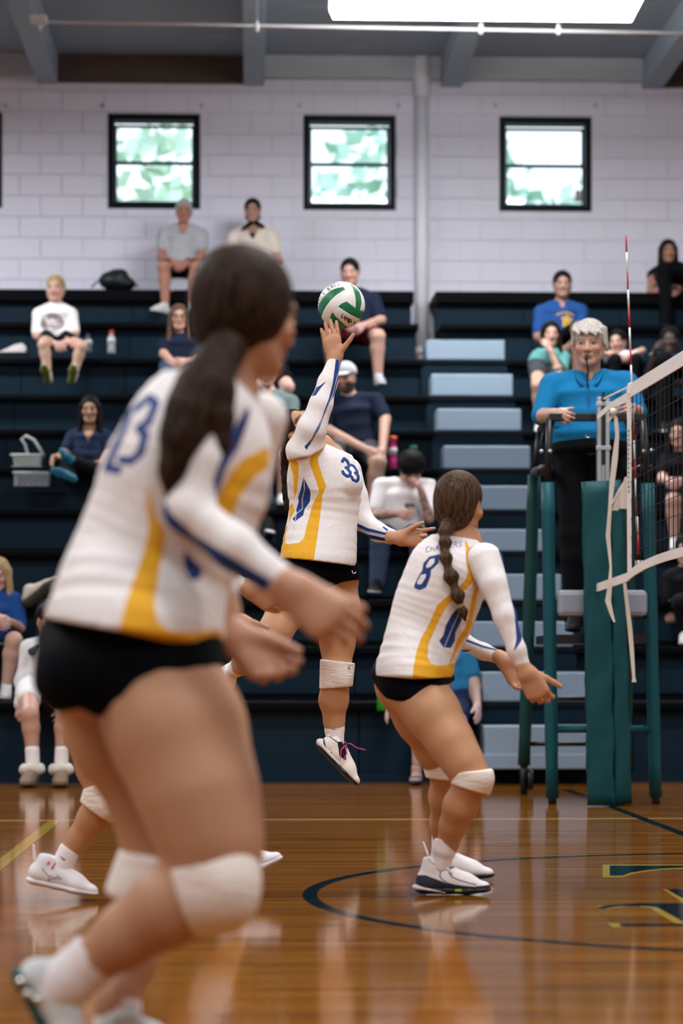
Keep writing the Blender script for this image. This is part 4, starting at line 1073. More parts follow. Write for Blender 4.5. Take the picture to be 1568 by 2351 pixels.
# ---------------------------------------------------------------- number 8, crouching in front of the net
D8 = 8.42; v8 = View(D8)
p8 = empty('person', (v8.p(990, 1600).x, D8, 0), 'crouching player in white and yellow jersey 8 with a long braid', 'person', 'players in white jerseys')
SL8 = [(859, 1562, 1037, 1570, .215, -.02), (875, 1502, 1035, 1514, .175, -.01), (896, 1432, 1062, 1464, .14, 0), (912, 1380, 1088, 1414, .15, 0), (929, 1327, 1105, 1354, .16, 0), (955, 1282, 1120, 1302, .155, 0), (1000, 1250, 1112, 1254, .10, 0), (1040, 1232, 1092, 1234, .06, 0)]
h8 = Head(v8.p(1056, 1163, -.02), (.46, .88, .02), (.05, 0, 1), .226)
nb8 = v8.p(1066, 1240, .0)
a8R = [(1112, 1290, -.12, 44), (1133, 1341, -.17, 31), (1159, 1415, -.20, 25), (1186, 1492, -.22, 20), (1205, 1540, -.22, 16)]
a8L = [(1050, 1330, .16, 32), (1048, 1440, .22, 22), (1062, 1473, .22, 19), (1110, 1496, .18, 17.5), (1152, 1511, .14, 15.5)]
pel8 = [(880, 1598, 1000, 1598, .12, 0), (862, 1562, 1032, 1572, .145, 0), (872, 1530, 1028, 1540, .138, 0), (890, 1505, 1018, 1512, .115, 0)]
t8R = [(950, 1585, -.10, 66), (995, 1640, -.15, 58), (1036, 1705, -.2, 48), (1066, 1755, -.23, 40), (1086, 1790, -.24, 36)]
c8R = [(1086, 1790, -.24, 36), (1057, 1850, -.20, 37), (1040, 1895, -.16, 29), (1029, 1935, -.13, 22), (1018, 1975, -.11, 19)]
t8L = [(925, 1580, .10, 60), (965, 1650, .16, 52), (1000, 1720, .22, 42), (1022, 1766, .25, 34)]
c8L = [(1022, 1766, .25, 34), (1020, 1830, .33, 33), (1014, 1890, .42, 25), (1012, 1945, .48, 18)]
bd = torso(v8, SL8[1:], .92) + torso(v8, pel8[:3], .95) + limb(v8, a8R, sc=.92) + limb(v8, a8L, .02, sc=.84) + limb(v8, t8R, .05) + limb(v8, c8R) + limb(v8, t8L, .05) + limb(v8, c8L)
bd.append(cone(h8.w(0, -.03, -.05), nb8, .047, .055, .03))
w8 = v8.p(1208, 1545, -.22)
hR8 = hand_prims(w8, (.50, .12, -.84), (.86, -.2, .35), True, .98, (.5, .55, .6, .65), .03, .7, .3)
hR8.append(cone(v8.p(1199, 1528, -.22), w8, .027, .026, .02))
w8l = v8.p(1160, 1516, .13)
hL8 = hand_prims(w8l, (.55, .05, -.80), (.75, .3, .5), False, .95, (.4, .45, .5, .5), .04, .6, .3)
hL8.append(cone(v8.p(1145, 1508, .14), w8l, .026, .025, .02))
body(p8, [(bd, .0075, 'body'), (h8.prims(nb8, .045), .004, 'head'), (hR8, .003, 'hand'), (hL8, .0035, 'hand')], .0075, SK1, h8)
A = lambda pts: pz(pts, 840, 1080, 3.5636)
y8 = [('p', A([(800, 570), (850, 680), (880, 760), (888, 870), (850, 930), (800, 985), (720, 1040), (640, 1130), (590, 1220), (540, 1330), (495, 1430), (490, 1530), (510, 1575), (570, 1595), (660, 1590), (720, 1570), (720, 1720), (360, 1720), (375, 1600), (400, 1480), (440, 1370), (500, 1270), (570, 1110), (620, 1065), (750, 960), (800, 900), (815, 850), (800, 760)])),
      ('p', A([(885, 960), (960, 920), (900, 1000), (870, 1180), (850, 1300), (790, 1390), (740, 1460), (690, 1570), (665, 1590), (700, 1500), (730, 1400), (800, 1290), (830, 1180), (850, 1050)]))]
n8 = [('h', A([(505, 720), (590, 700), (580, 775), (520, 830), (515, 880), (480, 970), (430, 990), (390, 975), (385, 950), (430, 860), (450, 830), (460, 770)]),
       [A([(548, 733), (512, 742), (482, 790), (482, 812), (517, 802), (545, 770)]), A([(480, 860), (440, 865), (412, 920), (412, 943), (445, 940), (475, 890)])]),
      ('p', A([(755, 1110), (775, 1130), (770, 1230), (720, 1330), (715, 1400), (680, 1455), (620, 1450), (585, 1400), (620, 1350), (640, 1270), (690, 1180)]))]
for ch, x, y in zip('CHARGERS', (975, 985.5, 996, 1006.5, 1017, 1027.5, 1038, 1048.5), (1271.5, 1270, 1268, 1266, 1264, 1262, 1260.5, 1259)):
    n8 += letter(ch, x, y, 7.0, 11.5, -.17, .95, .3)
g8 = [('l', A([(752, 1160), (690, 1300), (625, 1455)]), 1.2), ('l', A([(598, 1600), (595, 1700)]), .3)]
hem8 = [(800, 1150), (1250, 1150), (1250, 1500), (1040, 1545), (1034, 1555), (945, 1558), (861, 1551), (800, 1548)]
part(p8, 'jersey', torso(v8, SL8, 1.0, .03), .0036, M_jersey, [('keep', hem8, D8), ('plane', v8.p(1066, 1238), (.15, 0, 1))], lambda v: layers(v, D8, [y8, n8, g8]))
s8 = [('p', A([(1060, 655), (1250, 640), (1300, 1330), (1245, 1320), (1230, 1400), (1165, 1490), (1190, 1380), (1180, 1200), (1140, 980), (1110, 830)]))]
sleeve(p8, v8, a8R, (v8.p(1204, 1540, -.22), (.42, 0, -.9)), M_sleeve, lambda v: layers(v, D8, [s8]), .0045)
s8l = [('p', A([(780, 1350), (830, 1368), (980, 1430), (1130, 1468), (1130, 1485), (980, 1450), (830, 1392)])), ('p', A([(780, 1470), (900, 1463), (850, 1483), (780, 1482)]))]
sleeve(p8, v8, a8L, (v8.p(1152, 1511, .14), (.9, 0, -.4)), M_sleeve, lambda v: layers(v, D8, [s8l]), .0045)
sc8 = [(800, 1480), (1080, 1480), (1045, 1560), (1036, 1566), (985, 1588), (925, 1609), (905, 1607), (884, 1602), (866, 1580), (855, 1560)]
part(p8, 'shorts', torso(v8, pel8, 1.03) + limb(v8, t8R[:2], .05, .004) + limb(v8, t8L[:2], .05, .004), .005, M_short, [('keep', sc8, D8)])
part(p8, 'hair', h8.hair('tail'), .004, H_brn)
bp8 = [v8.p(x, y, z) for x, y, z in ((1030, 1205, -.10), (1020, 1222, -.13), (1019, 1232, -.14), (1022, 1246, -.15), (1020, 1262, -.16), (1024, 1281, -.17), (1028, 1302, -.175), (1036, 1324, -.18), (1042, 1345, -.18), (1051, 1367, -.18), (1056, 1389, -.175), (1063, 1405, -.17), (1068, 1424, -.165))]
part(p8, 'braid', bumps(bp8, [.028, .020, .011, .022, .012, .0215, .012, .0255, .012, .023, .010, .0165, .005]), .0035, H_brn)
for i in (2, 4, 6, 8, 10):
    d = unit(V3(bp8[i + 1]) - V3(bp8[i - 1])); part(p8, 'hair_tie', [cone(bp8[i] - Vector(d * .003), bp8[i] + Vector(d * .003), .0135, .0135, .002)], .003, mat('hair_tie_tan', (.30, .20, .12), .6))
part(p8, 'knee_pad', [cone(v8.p(1081, 1772, -.24), v8.p(1082, 1812, -.24), v8.r(46), v8.r(44), .02), ell(v8.p(1104, 1788, -.27), [(1, 0, 0), (0, 1, 0), (0, 0, 1)], (.044, .05, .044), .03)], .0045, M_padw, [('plane', v8.p(1088, 1768, -.24), (-.1, 0, 1)), ('plane', v8.p(1076, 1812, -.24), (-.30, 0, -1))])
part(p8, 'knee_pad', [cone(v8.p(1016, 1748, .24), v8.p(1022, 1792, .26), v8.r(47, .25), v8.r(42, .25), .02)], .005, M_padw, [('plane', v8.p(1018, 1744, .25), (-.35, 0, 1)), ('plane', v8.p(1020, 1790, .25), (-.1, 0, -1))])
part(p8, 'sock', [cone(v8.p(1028, 1920, -.13), v8.p(1011, 1985, -.11), v8.r(27.5), v8.r(24), .01), cone(v8.p(1028, 1926, -.13), v8.p(1020, 1948, -.125), v8.r(29), v8.r(28), .006)], .004, M_sock, [('plane', v8.p(1028, 1920, -.13), (-.2, 0, 1))])
part(p8, 'sock', limb(v8, [(1013, 1905, .45, 22), (1010, 1960, .48, 20)], .01), .006, M_sock)
ds = D8 - .10; hl = P(951, 2000, ds); hl.z = .002
sh8 = Shoe(hl, (1, -.03, 0), (0, 0, 1), .268)
M_shoe8 = pattern_mat('shoe_white_black', (.78, .74, .74), [(.030, .035, .048), (.78, .74, .74), (.030, .035, .048)], bump=.08, bscale=(40, 40, 40))
S8 = lambda pts: pz(pts, 930, 1880, 7.127)
o8 = [('l', S8([(800, 785), (720, 775), (630, 795), (570, 850), (560, 920), (600, 980), (700, 1040), (820, 1070), (1000, 1088), (1130, 1100)]), 1.3), ('l', S8([(800, 785), (730, 800), (705, 850), (750, 930), (860, 980), (1000, 1020), (1150, 1060)]), 1.3), ('l', S8([(370, 640), (430, 710), (500, 740), (570, 715), (640, 665), (700, 655)]), .8)]
k8 = [('p', S8([(100, 920), (240, 910), (330, 905), (430, 945), (560, 990), (680, 1040), (820, 1075), (1100, 1090), (1450, 1060), (1500, 1300), (100, 1300)]))]
f8 = [('p', S8([(575, 920), (610, 975), (700, 1030), (820, 1062), (1000, 1084), (1135, 1098), (1150, 1062), (1000, 1022), (860, 982), (750, 930), (708, 850), (730, 800), (660, 800), (590, 850)]))]
s_o = sh8.build(p8, M_shoe8, mat('sole_black', (.008, .012, .02), .4), .0026, .012, lambda v: layers(v, ds, [k8, f8, o8]), hs=1.0)
part(s_o, 'heel_wedge', [econe(sh8.w(.014, 0, .024), sh8.w(.10, 0, .010), sh8.s, .041, .010, .037, .004, .022, .006)], .004, mat('wedge_white', (.70, .66, .66), .5), [('plane', sh8.w(0, 0, .001), (0, 0, -1))])
for i in range(4):
    f = i / 3; a = sh8.w(.10 + f * .06, -.022, .088 - f * .03); b = sh8.w(.10 + f * .06, .022, .088 - f * .03)
    lace(s_o, [a, (V3(a) + b) / 2 + sh8.u * .006, b], .003, M_sock)
lace(s_o, [sh8.w(.098, .02, .092), sh8.w(.112, .035, .094), sh8.w(.13, .04, .075), sh8.w(.11, .03, .085)], .003, M_sock)
q = sh8.w(.152, .046, .018); MB().box(-.012, -.002, -.004, .012, .002, .004, lambda x, y, z: Vector(q) + Vector((x, y, z))).build('emblem', mat('lime_print', (.35, .45, .06), .5), s_o)
ds2 = D8 + .50; hl = P(975, 1985, ds2); hl.z = .002
sh8b = Shoe(hl, (.98, -.18, 0), (0, 0, 1), .262)
s_o = sh8b.build(p8, mat('shoe_white8', (.74, .70, .69), .55), mat('sole_black', (0, 0, 0)), .0045, .008)
lace(s_o, [sh8b.w(.10, .01, .095), sh8b.w(.095, .02, .125), sh8b.w(.11, .03, .11), sh8b.w(.13, .03, .10)], .003, M_sock)
part(s_o, 'pull_tab', [econe(sh8b.w(.012, 0, .09), sh8b.w(-.004, 0, .135), sh8b.s, .012, .004, .008, .003, .006, .006)], .003, M_sock)

# ---------------------------------------------------------------- foreground player seen from behind
DF = 4.78; vf = View(DF)
pf = empty('person', (vf.p(330, 1700).x, DF, 0), 'large blurred player in white jersey 23 seen from behind, nearest the camera', 'person', 'players in white jerseys')
SLF = [(108, 1440, 500, 1512, .225, -.03), (133, 1352, 496, 1424, .19, -.02), (172, 1262, 512, 1334, .14, 0), (214, 1172, 560, 1234, .145, 0), (250, 1082, 606, 1142, .155, 0), (292, 980, 612, 1042, .15, 0), (345, 908, 606, 962, .12, 0), (425, 862, 582, 892, .08, 0)]
hf = Head(vf.p(566, 722, 0), (.80, .58, -.16), (.14, .05, 1), .242)
nbf = vf.p(520, 890, 0)
aR = [(500, 945, -.12, 74), (468, 1060, -.16, 62), (430, 1172, -.19, 50), (540, 1258, -.22, 50), (652, 1342, -.24, 40)]
aL = [(600, 960, .16, 60), (560, 1150, .2, 50), (500, 1300, .16, 46), (505, 1400, .12, 42), (530, 1450, .10, 36)]
pelf = [(100, 1560, 480, 1580, .15, 0), (102, 1470, 492, 1515, .152, 0), (125, 1412, 480, 1478, .138, 0), (150, 1365, 462, 1425, .115, 0)]
tR = [(350, 1545, -.09, 150), (408, 1680, -.12, 146), (458, 1830, -.16, 124), (488, 1940, -.18, 100), (500, 2020, -.19, 88)]
cR = [(490, 2030, -.19, 84), (385, 2085, -.17, 88), (290, 2150, -.14, 70), (200, 2215, -.12, 50), (160, 2250, -.11, 44)]
tL = [(215, 1560, .10, 108), (272, 1700, .14, 97), (346, 1850, .16, 77), (366, 1950, .17, 67), (356, 2000, .16, 67)]
cL = [(356, 2000, .16, 66), (326, 2100, .12, 68), (300, 2200, .07, 58), (268, 2310, .02, 46), (260, 2390, .0, 44)]
bd = torso(vf, SLF[1:], .90) + torso(vf, pelf[:2], .96) + limb(vf, aR, sc=.92) + limb(vf, aL, sc=.95) + limb(vf, tR, .06) + limb(vf, cR) + limb(vf, tL, .06) + limb(vf, cL)
bd.append(cone(hf.w(0, -.03, -.05), nbf, .05, .06, .03))
wF = vf.p(664, 1352, -.24)
hFR = hand_prims(wF, (.80, -.10, -.60), (.6, .1, .75), True, 1.12, (.40, .46, .52, .58), .02, .40, .4)
hFR.append(cone(vf.p(645, 1338, -.24), wF, .034, .030, .02))
wF2 = vf.p(536, 1462, .09)
hFL = hand_prims(wF2, (.76, -.2, -.62), (.45, .3, .75), False, 1.08, (.42, .48, .54, .60), .02, .40, .4)
hFL.append(cone(vf.p(525, 1440, .10), wF2, .032, .029, .02))
body(pf, [(bd, .010, 'body'), (hf.prims(nbf, .048), .005, 'head'), (hFR, .0045, 'hand'), (hFL, .0045, 'hand')], .010, (.46, .245, .14), hf)
Bz = lambda pts: pz(pts, 50, 800, 2.412)
yf = [('p', Bz([(725, 760), (770, 950), (830, 1040), (800, 1250), (785, 1420), (800, 1520), (860, 1570), (960, 1580), (1120, 1560), (1120, 1720), (560, 1620), (605, 1560), (640, 1400), (700, 1200), (740, 1010), (725, 880)])),
      ('p', [(620, 1030), (560, 1068), (520, 1120), (503, 1165), (512, 1195), (540, 1195), (556, 1150), (588, 1105), (620, 1075)])]
bf = [('p', Bz([(920, 1130), (1020, 1230), (1010, 1290), (960, 1300), (925, 1230)])),
      ('l', [(318, 948), (352, 925), (368, 940), (352, 985), (330, 997)], 10), ('l', [(330, 997), (346, 1012), (336, 1055), (312, 1072), (290, 1066)], 10), ('l', [(262, 985), (285, 948), (302, 955), (294, 990), (254, 1082), (284, 1090)], 10)]
hemf = [(60, 800), (900, 800), (900, 1450), (505, 1494), (498, 1498), (300, 1452), (115, 1420), (60, 1412)]
part(pf, 'jersey', torso(vf, SLF, 1.0, .03), .0055, M_jersey, [('keep', hemf, DF), ('plane', vf.p(505, 872), (.15, .0, 1))], lambda v: layers(v, DF, [yf, bf]))
sF = [('p', Bz([(1290, 200), (1400, 260), (1330, 400), (1250, 520), (1190, 640), (1150, 720), (1105, 860), (1090, 780), (1150, 600), (1210, 460), (1290, 330)])),
      ('p', Bz([(760, 860), (830, 870), (870, 950), (1000, 1070), (1440, 1330), (1400, 1420), (1000, 1180), (820, 1020), (770, 930)]))]
sleeve(pf, vf, aR, (vf.p(655, 1343, -.24), (.8, 0, -.6)), M_sleeve, lambda v: layers(v, DF, [sF]), .0055)
sleeve(pf, vf, aL, (vf.p(503, 1385, .13), (0, 0, -1)), M_sleeve, lambda v: layers(v, DF, [[]]), .008)
scf = [(40, 1340), (520, 1400), (520, 1528), (500, 1532), (400, 1562), (320, 1602), (245, 1645), (205, 1622), (160, 1632), (112, 1632), (60, 1600)]
part(pf, 'shorts', torso(vf, pelf, 1.0) + limb(vf, tR[:2], .06, .003) + limb(vf, tL[:2], .06, .003) + [ell(vf.p(190, 1560, -.10), [(1, 0, 0), (0, 1, 0), (0, 0, 1)], (.09, .10, .085), .05)], .007, M_short, [('keep', scf, DF)])
H_f = hair_mat('hair_fore', (.006, .004, .003), (.06, .033, .021))
hh = hf.hair('tail') + [ell(vf.p(556, 698, -.02), [(1, 0, 0), (0, 1, 0), (0, 0, 1)], (.089, .09, .102), .03)]
part(pf, 'hair', hh, .006, H_f)
pt = [vf.p(x, y, z) for x, y, z in ((522, 800, -.08), (490, 838, -.12), (462, 890, -.16), (440, 945, -.18), (418, 1005, -.195), (398, 1080, -.20), (385, 1150, -.2))]
pt2 = [vf.p(x, y, z) for x, y, z in ((500, 840, -.12), (502, 900, -.17), (512, 960, -.185), (514, 1020, -.19), (500, 1090, -.19))]
part(pf, 'ponytail', bumps(pt, [.040, .036, .045, .046, .038, .024, .006], .03) + bumps(pt2, [.03, .030, .020, .013, .005], .02), .006, H_f)
part(pf, 'knee_pad', [cone(vf.p(484, 1985, -.185), vf.p(474, 2045, -.19), vf.r(106), vf.r(102), .03), ell(vf.p(525, 2040, -.22), [(1, 0, 0), (0, 1, 0), (0, 0, 1)], (.06, .07, .08), .03)], .007, M_padw, [('plane', vf.p(488, 1955, -.18), (-.30, -.1, 1)), ('plane', vf.p(412, 2050, -.19), (-.92, 0, -.30))])
part(pf, 'knee_pad', [cone(vf.p(356, 1980, .165), vf.p(326, 2060, .14), vf.r(92), vf.r(90), .03)], .008, M_padw, [('plane', vf.p(360, 1957, .17), (.12, 0, 1)), ('plane', vf.p(312, 2078, .14), (-.42, 0, -1))])
part(pf, 'sock', limb(vf, [(225, 2195, -.12, 66), (160, 2250, -.11, 58), (120, 2290, -.11, 50)], .02), .006, M_sock, [('plane', vf.p(222, 2200, -.12), (.8, 0, .6))])
part(pf, 'sock', limb(vf, [(272, 2312, .02, 54), (258, 2410, .0, 52)], .02), .007, M_sock)
M_shoef = pattern_mat('shoe_teal_white', (.66, .70, .72), [(.10, .42, .45)], bump=.1, bscale=(40, 40, 40))
shf = Shoe(vf.p(14, 2226, -.10), (.50, -.12, -.86), (.86, .05, .50), .27)
s_o = shf.build(pf, M_shoef, mat('sole_green', (.01, .06, .05), .5), .006, .0, lambda v: layers(v, DF, [[('p', [(10, 2200), (70, 2212), (114, 2290), (108, 2338), (70, 2325), (26, 2258)])]]))
for k, (x, y) in enumerate(((50, 2252), (64, 2280), (86, 2292))):
    q = vf.p(x, y, -.148); MB().lathe([(0, -.008), (.011, -.004), (.011, .004), (0, .008)], q, 10).build('reflective_dot', mat('reflective_silver', (.9, .9, .85), .12, metal=1.0), s_o, True)
for i in range(4):
    f = i / 3; a = shf.w(.09 + f * .07, -.022, .10 - f * .046); b = shf.w(.09 + f * .07, .024, .10 - f * .046)
    lace(s_o, [a, (V3(a) + b) / 2 + shf.u * .007, b], .003, M_sock)
hl = vf.p(238, 2440, -.06); hl.z = .002
shf2 = Shoe(hl, (.45, .9, 0), (0, 0, 1), .265); shf2.build(pf, mat('shoe_grey_blue', (.55, .60, .62), .5), mat('sole_green', (0, 0, 0)), .007)

# ---------------------------------------------------------------- team mate hidden behind the foreground player
DH = 8.25; vh = View(DH)
ph = empty('person', (vh.p(300, 1600).x, DH, 0), 'player mostly hidden behind the large foreground player, white shoes and knee pads showing', 'person', 'players in white jerseys')
SLH = [(150, 1500, 320, 1570, .13, 0), (200, 1420, 355, 1480, .125, 0), (255, 1330, 410, 1380, .13, 0), (300, 1250, 455, 1300, .13, 0), (350, 1200, 450, 1230, .09, 0), (395, 1170, 440, 1180, .055, 0)]
hh_ = Head(vh.p(470, 1110, 0), (.85, .4, .1), (.1, 0, 1), .22); nbh = vh.p(430, 1180)
pelh = [(128, 1560, 300, 1600, .13, 0), (148, 1510, 315, 1570, .132, 0), (175, 1450, 330, 1510, .125, 0)]
tA = [(205, 1590, -.08, 62), (205, 1680, -.12, 54), (222, 1760, -.16, 42), (240, 1828, -.18, 36)]
cA = [(240, 1828, -.18, 36), (212, 1880, -.14, 33), (180, 1925, -.12, 25), (150, 1968, -.12, 19), (140, 1990, -.12, 18)]
tB = [(270, 1590, .10, 62), (370, 1680, .10, 52), (440, 1760, .08, 40), (480, 1810, .06, 34)]
cB = [(480, 1810, .06, 34), (510, 1880, .08, 32), (535, 1940, .1, 24), (552, 1985, .1, 18)]
aHR = [(420, 1250, -.14, 34), (430, 1300, -.15, 28), (455, 1290, -.14, 24), (510, 1318, -.12, 20), (566, 1348, -.1, 15)]
aHL = [(400, 1260, .14, 34), (450, 1340, .16, 26), (500, 1400, .14, 20), (540, 1420, .12, 16)]
bd = torso(vh, SLH, .93) + torso(vh, pelh, .97) + limb(vh, tA, .05) + limb(vh, cA) + limb(vh, tB, .05) + limb(vh, cB) + limb(vh, aHR, sc=.9) + limb(vh, aHL, sc=.95)
bd.append(cone(hh_.w(0, -.03, -.05), nbh, .046, .05, .03))
wH = vh.p(574, 1352, -.1)
hHR = hand_prims(wH, (.85, -.1, -.5), (.3, -.4, .85), True, 1.0, (.3, .3, .35, .4), .04, .5, .3) + [cone(vh.p(560, 1345, -.1), wH, .027, .026, .02)]
body(ph, [(bd, .011, 'body'), (hh_.prims(nbh, .045), .007, 'head'), (hHR, .005, 'hand'), (hand_prims(vh.p(545, 1424, .12), (.8, 0, -.6), (0, -.5, .8), False), .006, 'hand')], .011, SK1, hh_)
part(ph, 'jersey', torso(vh, SLH, 1.0), .009, M_jersey, [('plane', vh.p(430, 1185), (.3, 0, 1))], lambda v: layers(v, DH, [[('p', [(235, 1620), (260, 1500), (300, 1420), (350, 1330), (385, 1320), (340, 1430), (305, 1510), (350, 1560), (400, 1580), (400, 1640)])], [('p', [(330, 1490), (370, 1420), (390, 1430), (355, 1500)])]]))
sleeve(ph, vh, aHR, (vh.p(562, 1346, -.1), (.88, 0, -.46)), M_sleeve, lambda v: layers(v, DH, [[]]), .006)
sleeve(ph, vh, aHL, (vh.p(530, 1415, .12), (.88, 0, -.46)), M_sleeve, lambda v: layers(v, DH, [[]]), .009)
part(ph, 'shorts', torso(vh, pelh, 1.03) + limb(vh, tA[:2], .05, .004) + limb(vh, tB[:2], .05, .004), .008, M_short, [('keep', [(60, 1480), (400, 1500), (380, 1620), (230, 1650), (60, 1600)], DH)])
part(ph, 'hair', hh_.hair('tail'), .008, H_brn)
part(ph, 'knee_pad', [cone(vh.p(243, 1808, -.18), vh.p(225, 1860, -.16), vh.r(47), vh.r(45), .02), ell(vh.p(252, 1848, -.2), [(1, 0, 0), (0, 1, 0), (0, 0, 1)], (.045, .05, .05), .03)], .005, M_padw, [('plane', vh.p(240, 1796, -.18), (-.3, 0, 1)), ('plane', vh.p(218, 1862, -.16), (-.55, 0, -.83))])
part(ph, 'knee_pad', [cone(vh.p(470, 1790, .06), vh.p(492, 1850, .07), vh.r(46), vh.r(44), .02)], .007, M_padw)
part(ph, 'sock', limb(vh, [(166, 1938, -.12, 24.5), (140, 1992, -.12, 25)], .01), .004, pattern_mat('sock_mark2', (.80, .76, .77), [(.004, .004, .006)], bump=.3, bscale=(60, 60, 30)), [('plane', vh.p(160, 1946, -.12), (.5, 0, .85))],
     lambda v: layers(v, DH, [[('p', pz([(825, 370), (930, 450), (975, 480), (985, 460), (990, 495), (960, 505), (900, 450)], 30, 1900, 7.467))]]))
sa = Shoe(vh.p(55, 2022, -.12), (.88, -.05, -.20), (.25, 0, .95), .255)
sa = Shoe(vh.p(56, 2027, -.12), (.955, -.05, -.20), (.2, 0, .95), .255)
M_shoeh = pattern_mat('shoe_white_grey', (.78, .76, .78), [(.36, .34, .32)], bump=.1, bscale=(40, 40, 40))
W_ = lambda pts: pz(pts, 30, 1900, 7.467)
s_o = sa.build(ph, M_shoeh, mat('sole_white', (.74, .72, .76), .5), .004, .0, lambda v: layers(v, DH - .12, [[('l', W_([(520, 690), (600, 780), (650, 830), (620, 900), (700, 860), (860, 860)]), 1.6), ('l', W_([(660, 810), (740, 850), (790, 810), (840, 850)]), 1.6)]]))
part(s_o, 'pull_tab', [econe(sa.w(.018, 0, .09), sa.w(.006, 0, .135), sa.s, .014, .005, .011, .004, .008, .006)], .003, M_sock)
for i in range(4):
    f = i / 3; a = sa.w(.095 + f * .06, -.022, .092 - f * .034); b = sa.w(.095 + f * .06, .022, .092 - f * .034)
    lace(s_o, [a, (V3(a) + b) / 2 + sa.u * .007, b], .0035)
lace(s_o, [sa.w(.09, .0, .10), sa.w(.08, .03, .10), sa.w(.075, .045, .09)], .003); lace(s_o, [sa.w(.09, .0, .10), sa.w(.098, .03, .095), sa.w(.092, .045, .075)], .003)
sb = Shoe(vh.p(622, 1990, .1), (-.80, .0, -.42), (-.35, 0, .9), .255)
sb = Shoe(vh.p(500, 2036, .1), (.93, 0, .36), (-.36, 0, .93), .25)
sb.build(ph, mat('shoe_white', (0, 0, 0)), mat('sole_white', (0, 0, 0)), .005)

# ================================================================== REFEREE AND SPECTATORS
def cloth(name, c, rough=.8, bump=.3): return pattern_mat('cloth_' + name, c, [], rough, bump, (18, 18, 8), .12)
T_ = {}
def figure(label, D, x, sy, S=1.0, ov=None, skin=(.50, .29, .20), top=('tee', None), bottom=('shorts', None), hair=('short', None), shoe=None, fwd=(0, -1, -.05), up=(0, 0, 1),
           fem=True, hh=.225, fat=1.0, toes=None, vneck=0, group='spectators on the bleachers', hands=(1, 1), curl=.5, sock=None, beard=None, vox=.011, brow=(.05, .035, .03), sole=None, toppat=None, pants_len=1.0, sleeve_len=.55, tint=None):
    ov = ov or {}; base = P(x, sy, D); J = {}
    de = dict(hl=(-.09, 0, .10), hr=(.09, 0, .10), neck=(0, .02, .56), sl=(-.165, .01, .50), sr=(.165, .01, .50), head=(0, -.01, .70), el=(-.24, -.08, .26), er=(.24, -.08, .26),
              wl=(-.09, -.32, .17), wr=(.09, -.32, .17), kl=(-.12, -.43, .11), kr=(.12, -.43, .11), al=(-.11, -.38, -.34), ar=(.11, -.38, -.34))
    for k, o in de.items():
        o = (o[0] * (1 if fem or k[0] != 's' else 1.12), o[1], o[2])
        if k in ov:
            q = ov[k]; J[k] = V3(P(q[0], q[1], D + (q[2] if len(q) > 2 else o[1] * S)))
        else: J[k] = V3(base) + S * V3(o)
    ri = max(0, int(round((D - D0 - .24 - .036 * base.x) / RD)))
    for k in ('al', 'ar'):
        if k not in ov and ri < 11: J[k][2] = (ROWZ[ri - 1] if ri else 0.0) + .10 * S
    e = empty('person', (base.x, D, base.z), label, 'person', group)
    H = Head(J['head'], fwd, up, hh, fem)
    pel = (J['hl'] + J['hr']) / 2; ax = unit(J['sr'] - J['sl']); hx = unit(J['hr'] - J['hl']); spine = J['neck'] - pel
    shw = np.linalg.norm(J['sr'] - J['sl']) / 2
    def tor(g=0.0, w=1.0):
        c = [pel - spine * .10, pel + spine * .12, pel + spine * .42, pel + spine * .72, pel + spine * .90]
        ws = [.165 * S * fat, .165 * S * fat, .135 * S * fat, max(shw * .92, .13 * S), shw * .80]; hs = [.12 * S * fat, .125 * S * fat, .115 * S * fat, .118 * S * fat ** .5, .075 * S]
        L = [econe(c[i], c[i + 1], hx * (1 - i / 3) + ax * (i / 3 + .01), ws[i] * w + g, hs[i] * w + g, ws[i + 1] * w + g, hs[i + 1] * w + g, .05 * S, .03) for i in range(4)]
        L.append(cone(J['neck'], J['sl'], .040 * S * w + g, .050 * S * w + g, .04)); L.append(cone(J['neck'], J['sr'], .040 * S * w + g, .050 * S * w + g, .04))
        return L
    def arm(s_, g=0.0, f=1.0):
        a, b, c = J['s' + s_], J['e' + s_], J['w' + s_]; m = fat ** .5 * S
        if f <= 1: b2 = a + (b - a) * f; return [cone(a, b2, .052 * m + g, (.052 - .012 * f) * m + g, .025)]
        return [cone(a, b, .050 * m + g, .039 * m + g, .02), cone(b, c, .040 * m + g, .027 * m + g, .02)]
    def legs(s_, g=0.0, f=2.0):
        a, b, c = J['h' + s_], J['k' + s_], J['a' + s_]; m = fat ** .5 * S
        if f <= 1: b2 = a + (b - a) * f; return [cone(a, b2, .082 * m + g, (.082 - .024 * f) * m + g, .04)]
        kn = b + (c - b) * .3 + unit(pel - b) * .012 * S
        c2 = b + (c - b) * min(f - 1, 1)
        return [cone(a, b, .080 * m + g, .057 * m + g, .04), cone(b, kn, .056 * m + g, .057 * m + g, .02), cone(kn, c2, .056 * m + g, .036 * m + g + (.012 if g > .008 else 0), .02)]
    bd = tor(0, .93) + arm('l', 0, 2) + arm('r', 0, 2) + legs('l') + legs('r')
    nb = J['neck'] - unit(spine) * .01
    bd.append(cone(H.w(0, -.03, -.05), nb, .044 * S, .052 * S, .03))
    G = [(bd, vox, 'body'), (H.prims(nb, .046 if fem else .052), .0058, 'head')]
    for s_, on in zip('lr', hands):
        if not on: continue
        d = unit(unit(J['w' + s_] - J['e' + s_]) + V3((0, -.1, -.25))); inn = (J['neck'] - J['w' + s_]); inn[2] = 0; t = unit(unit(inn) * .4 + V3((0, -.2, .8)))
        w_ = J['w' + s_]
        G.append((hand_prims(w_, d, t, s_ == 'l', .95 * S ** .5, (curl, curl, curl * 1.1, curl * 1.2), .04, .55, .3) + [cone(w_ - unit(w_ - J['e' + s_]) * .03, w_, .027 * S, .026 * S, .02)], .0058, 'hand'))
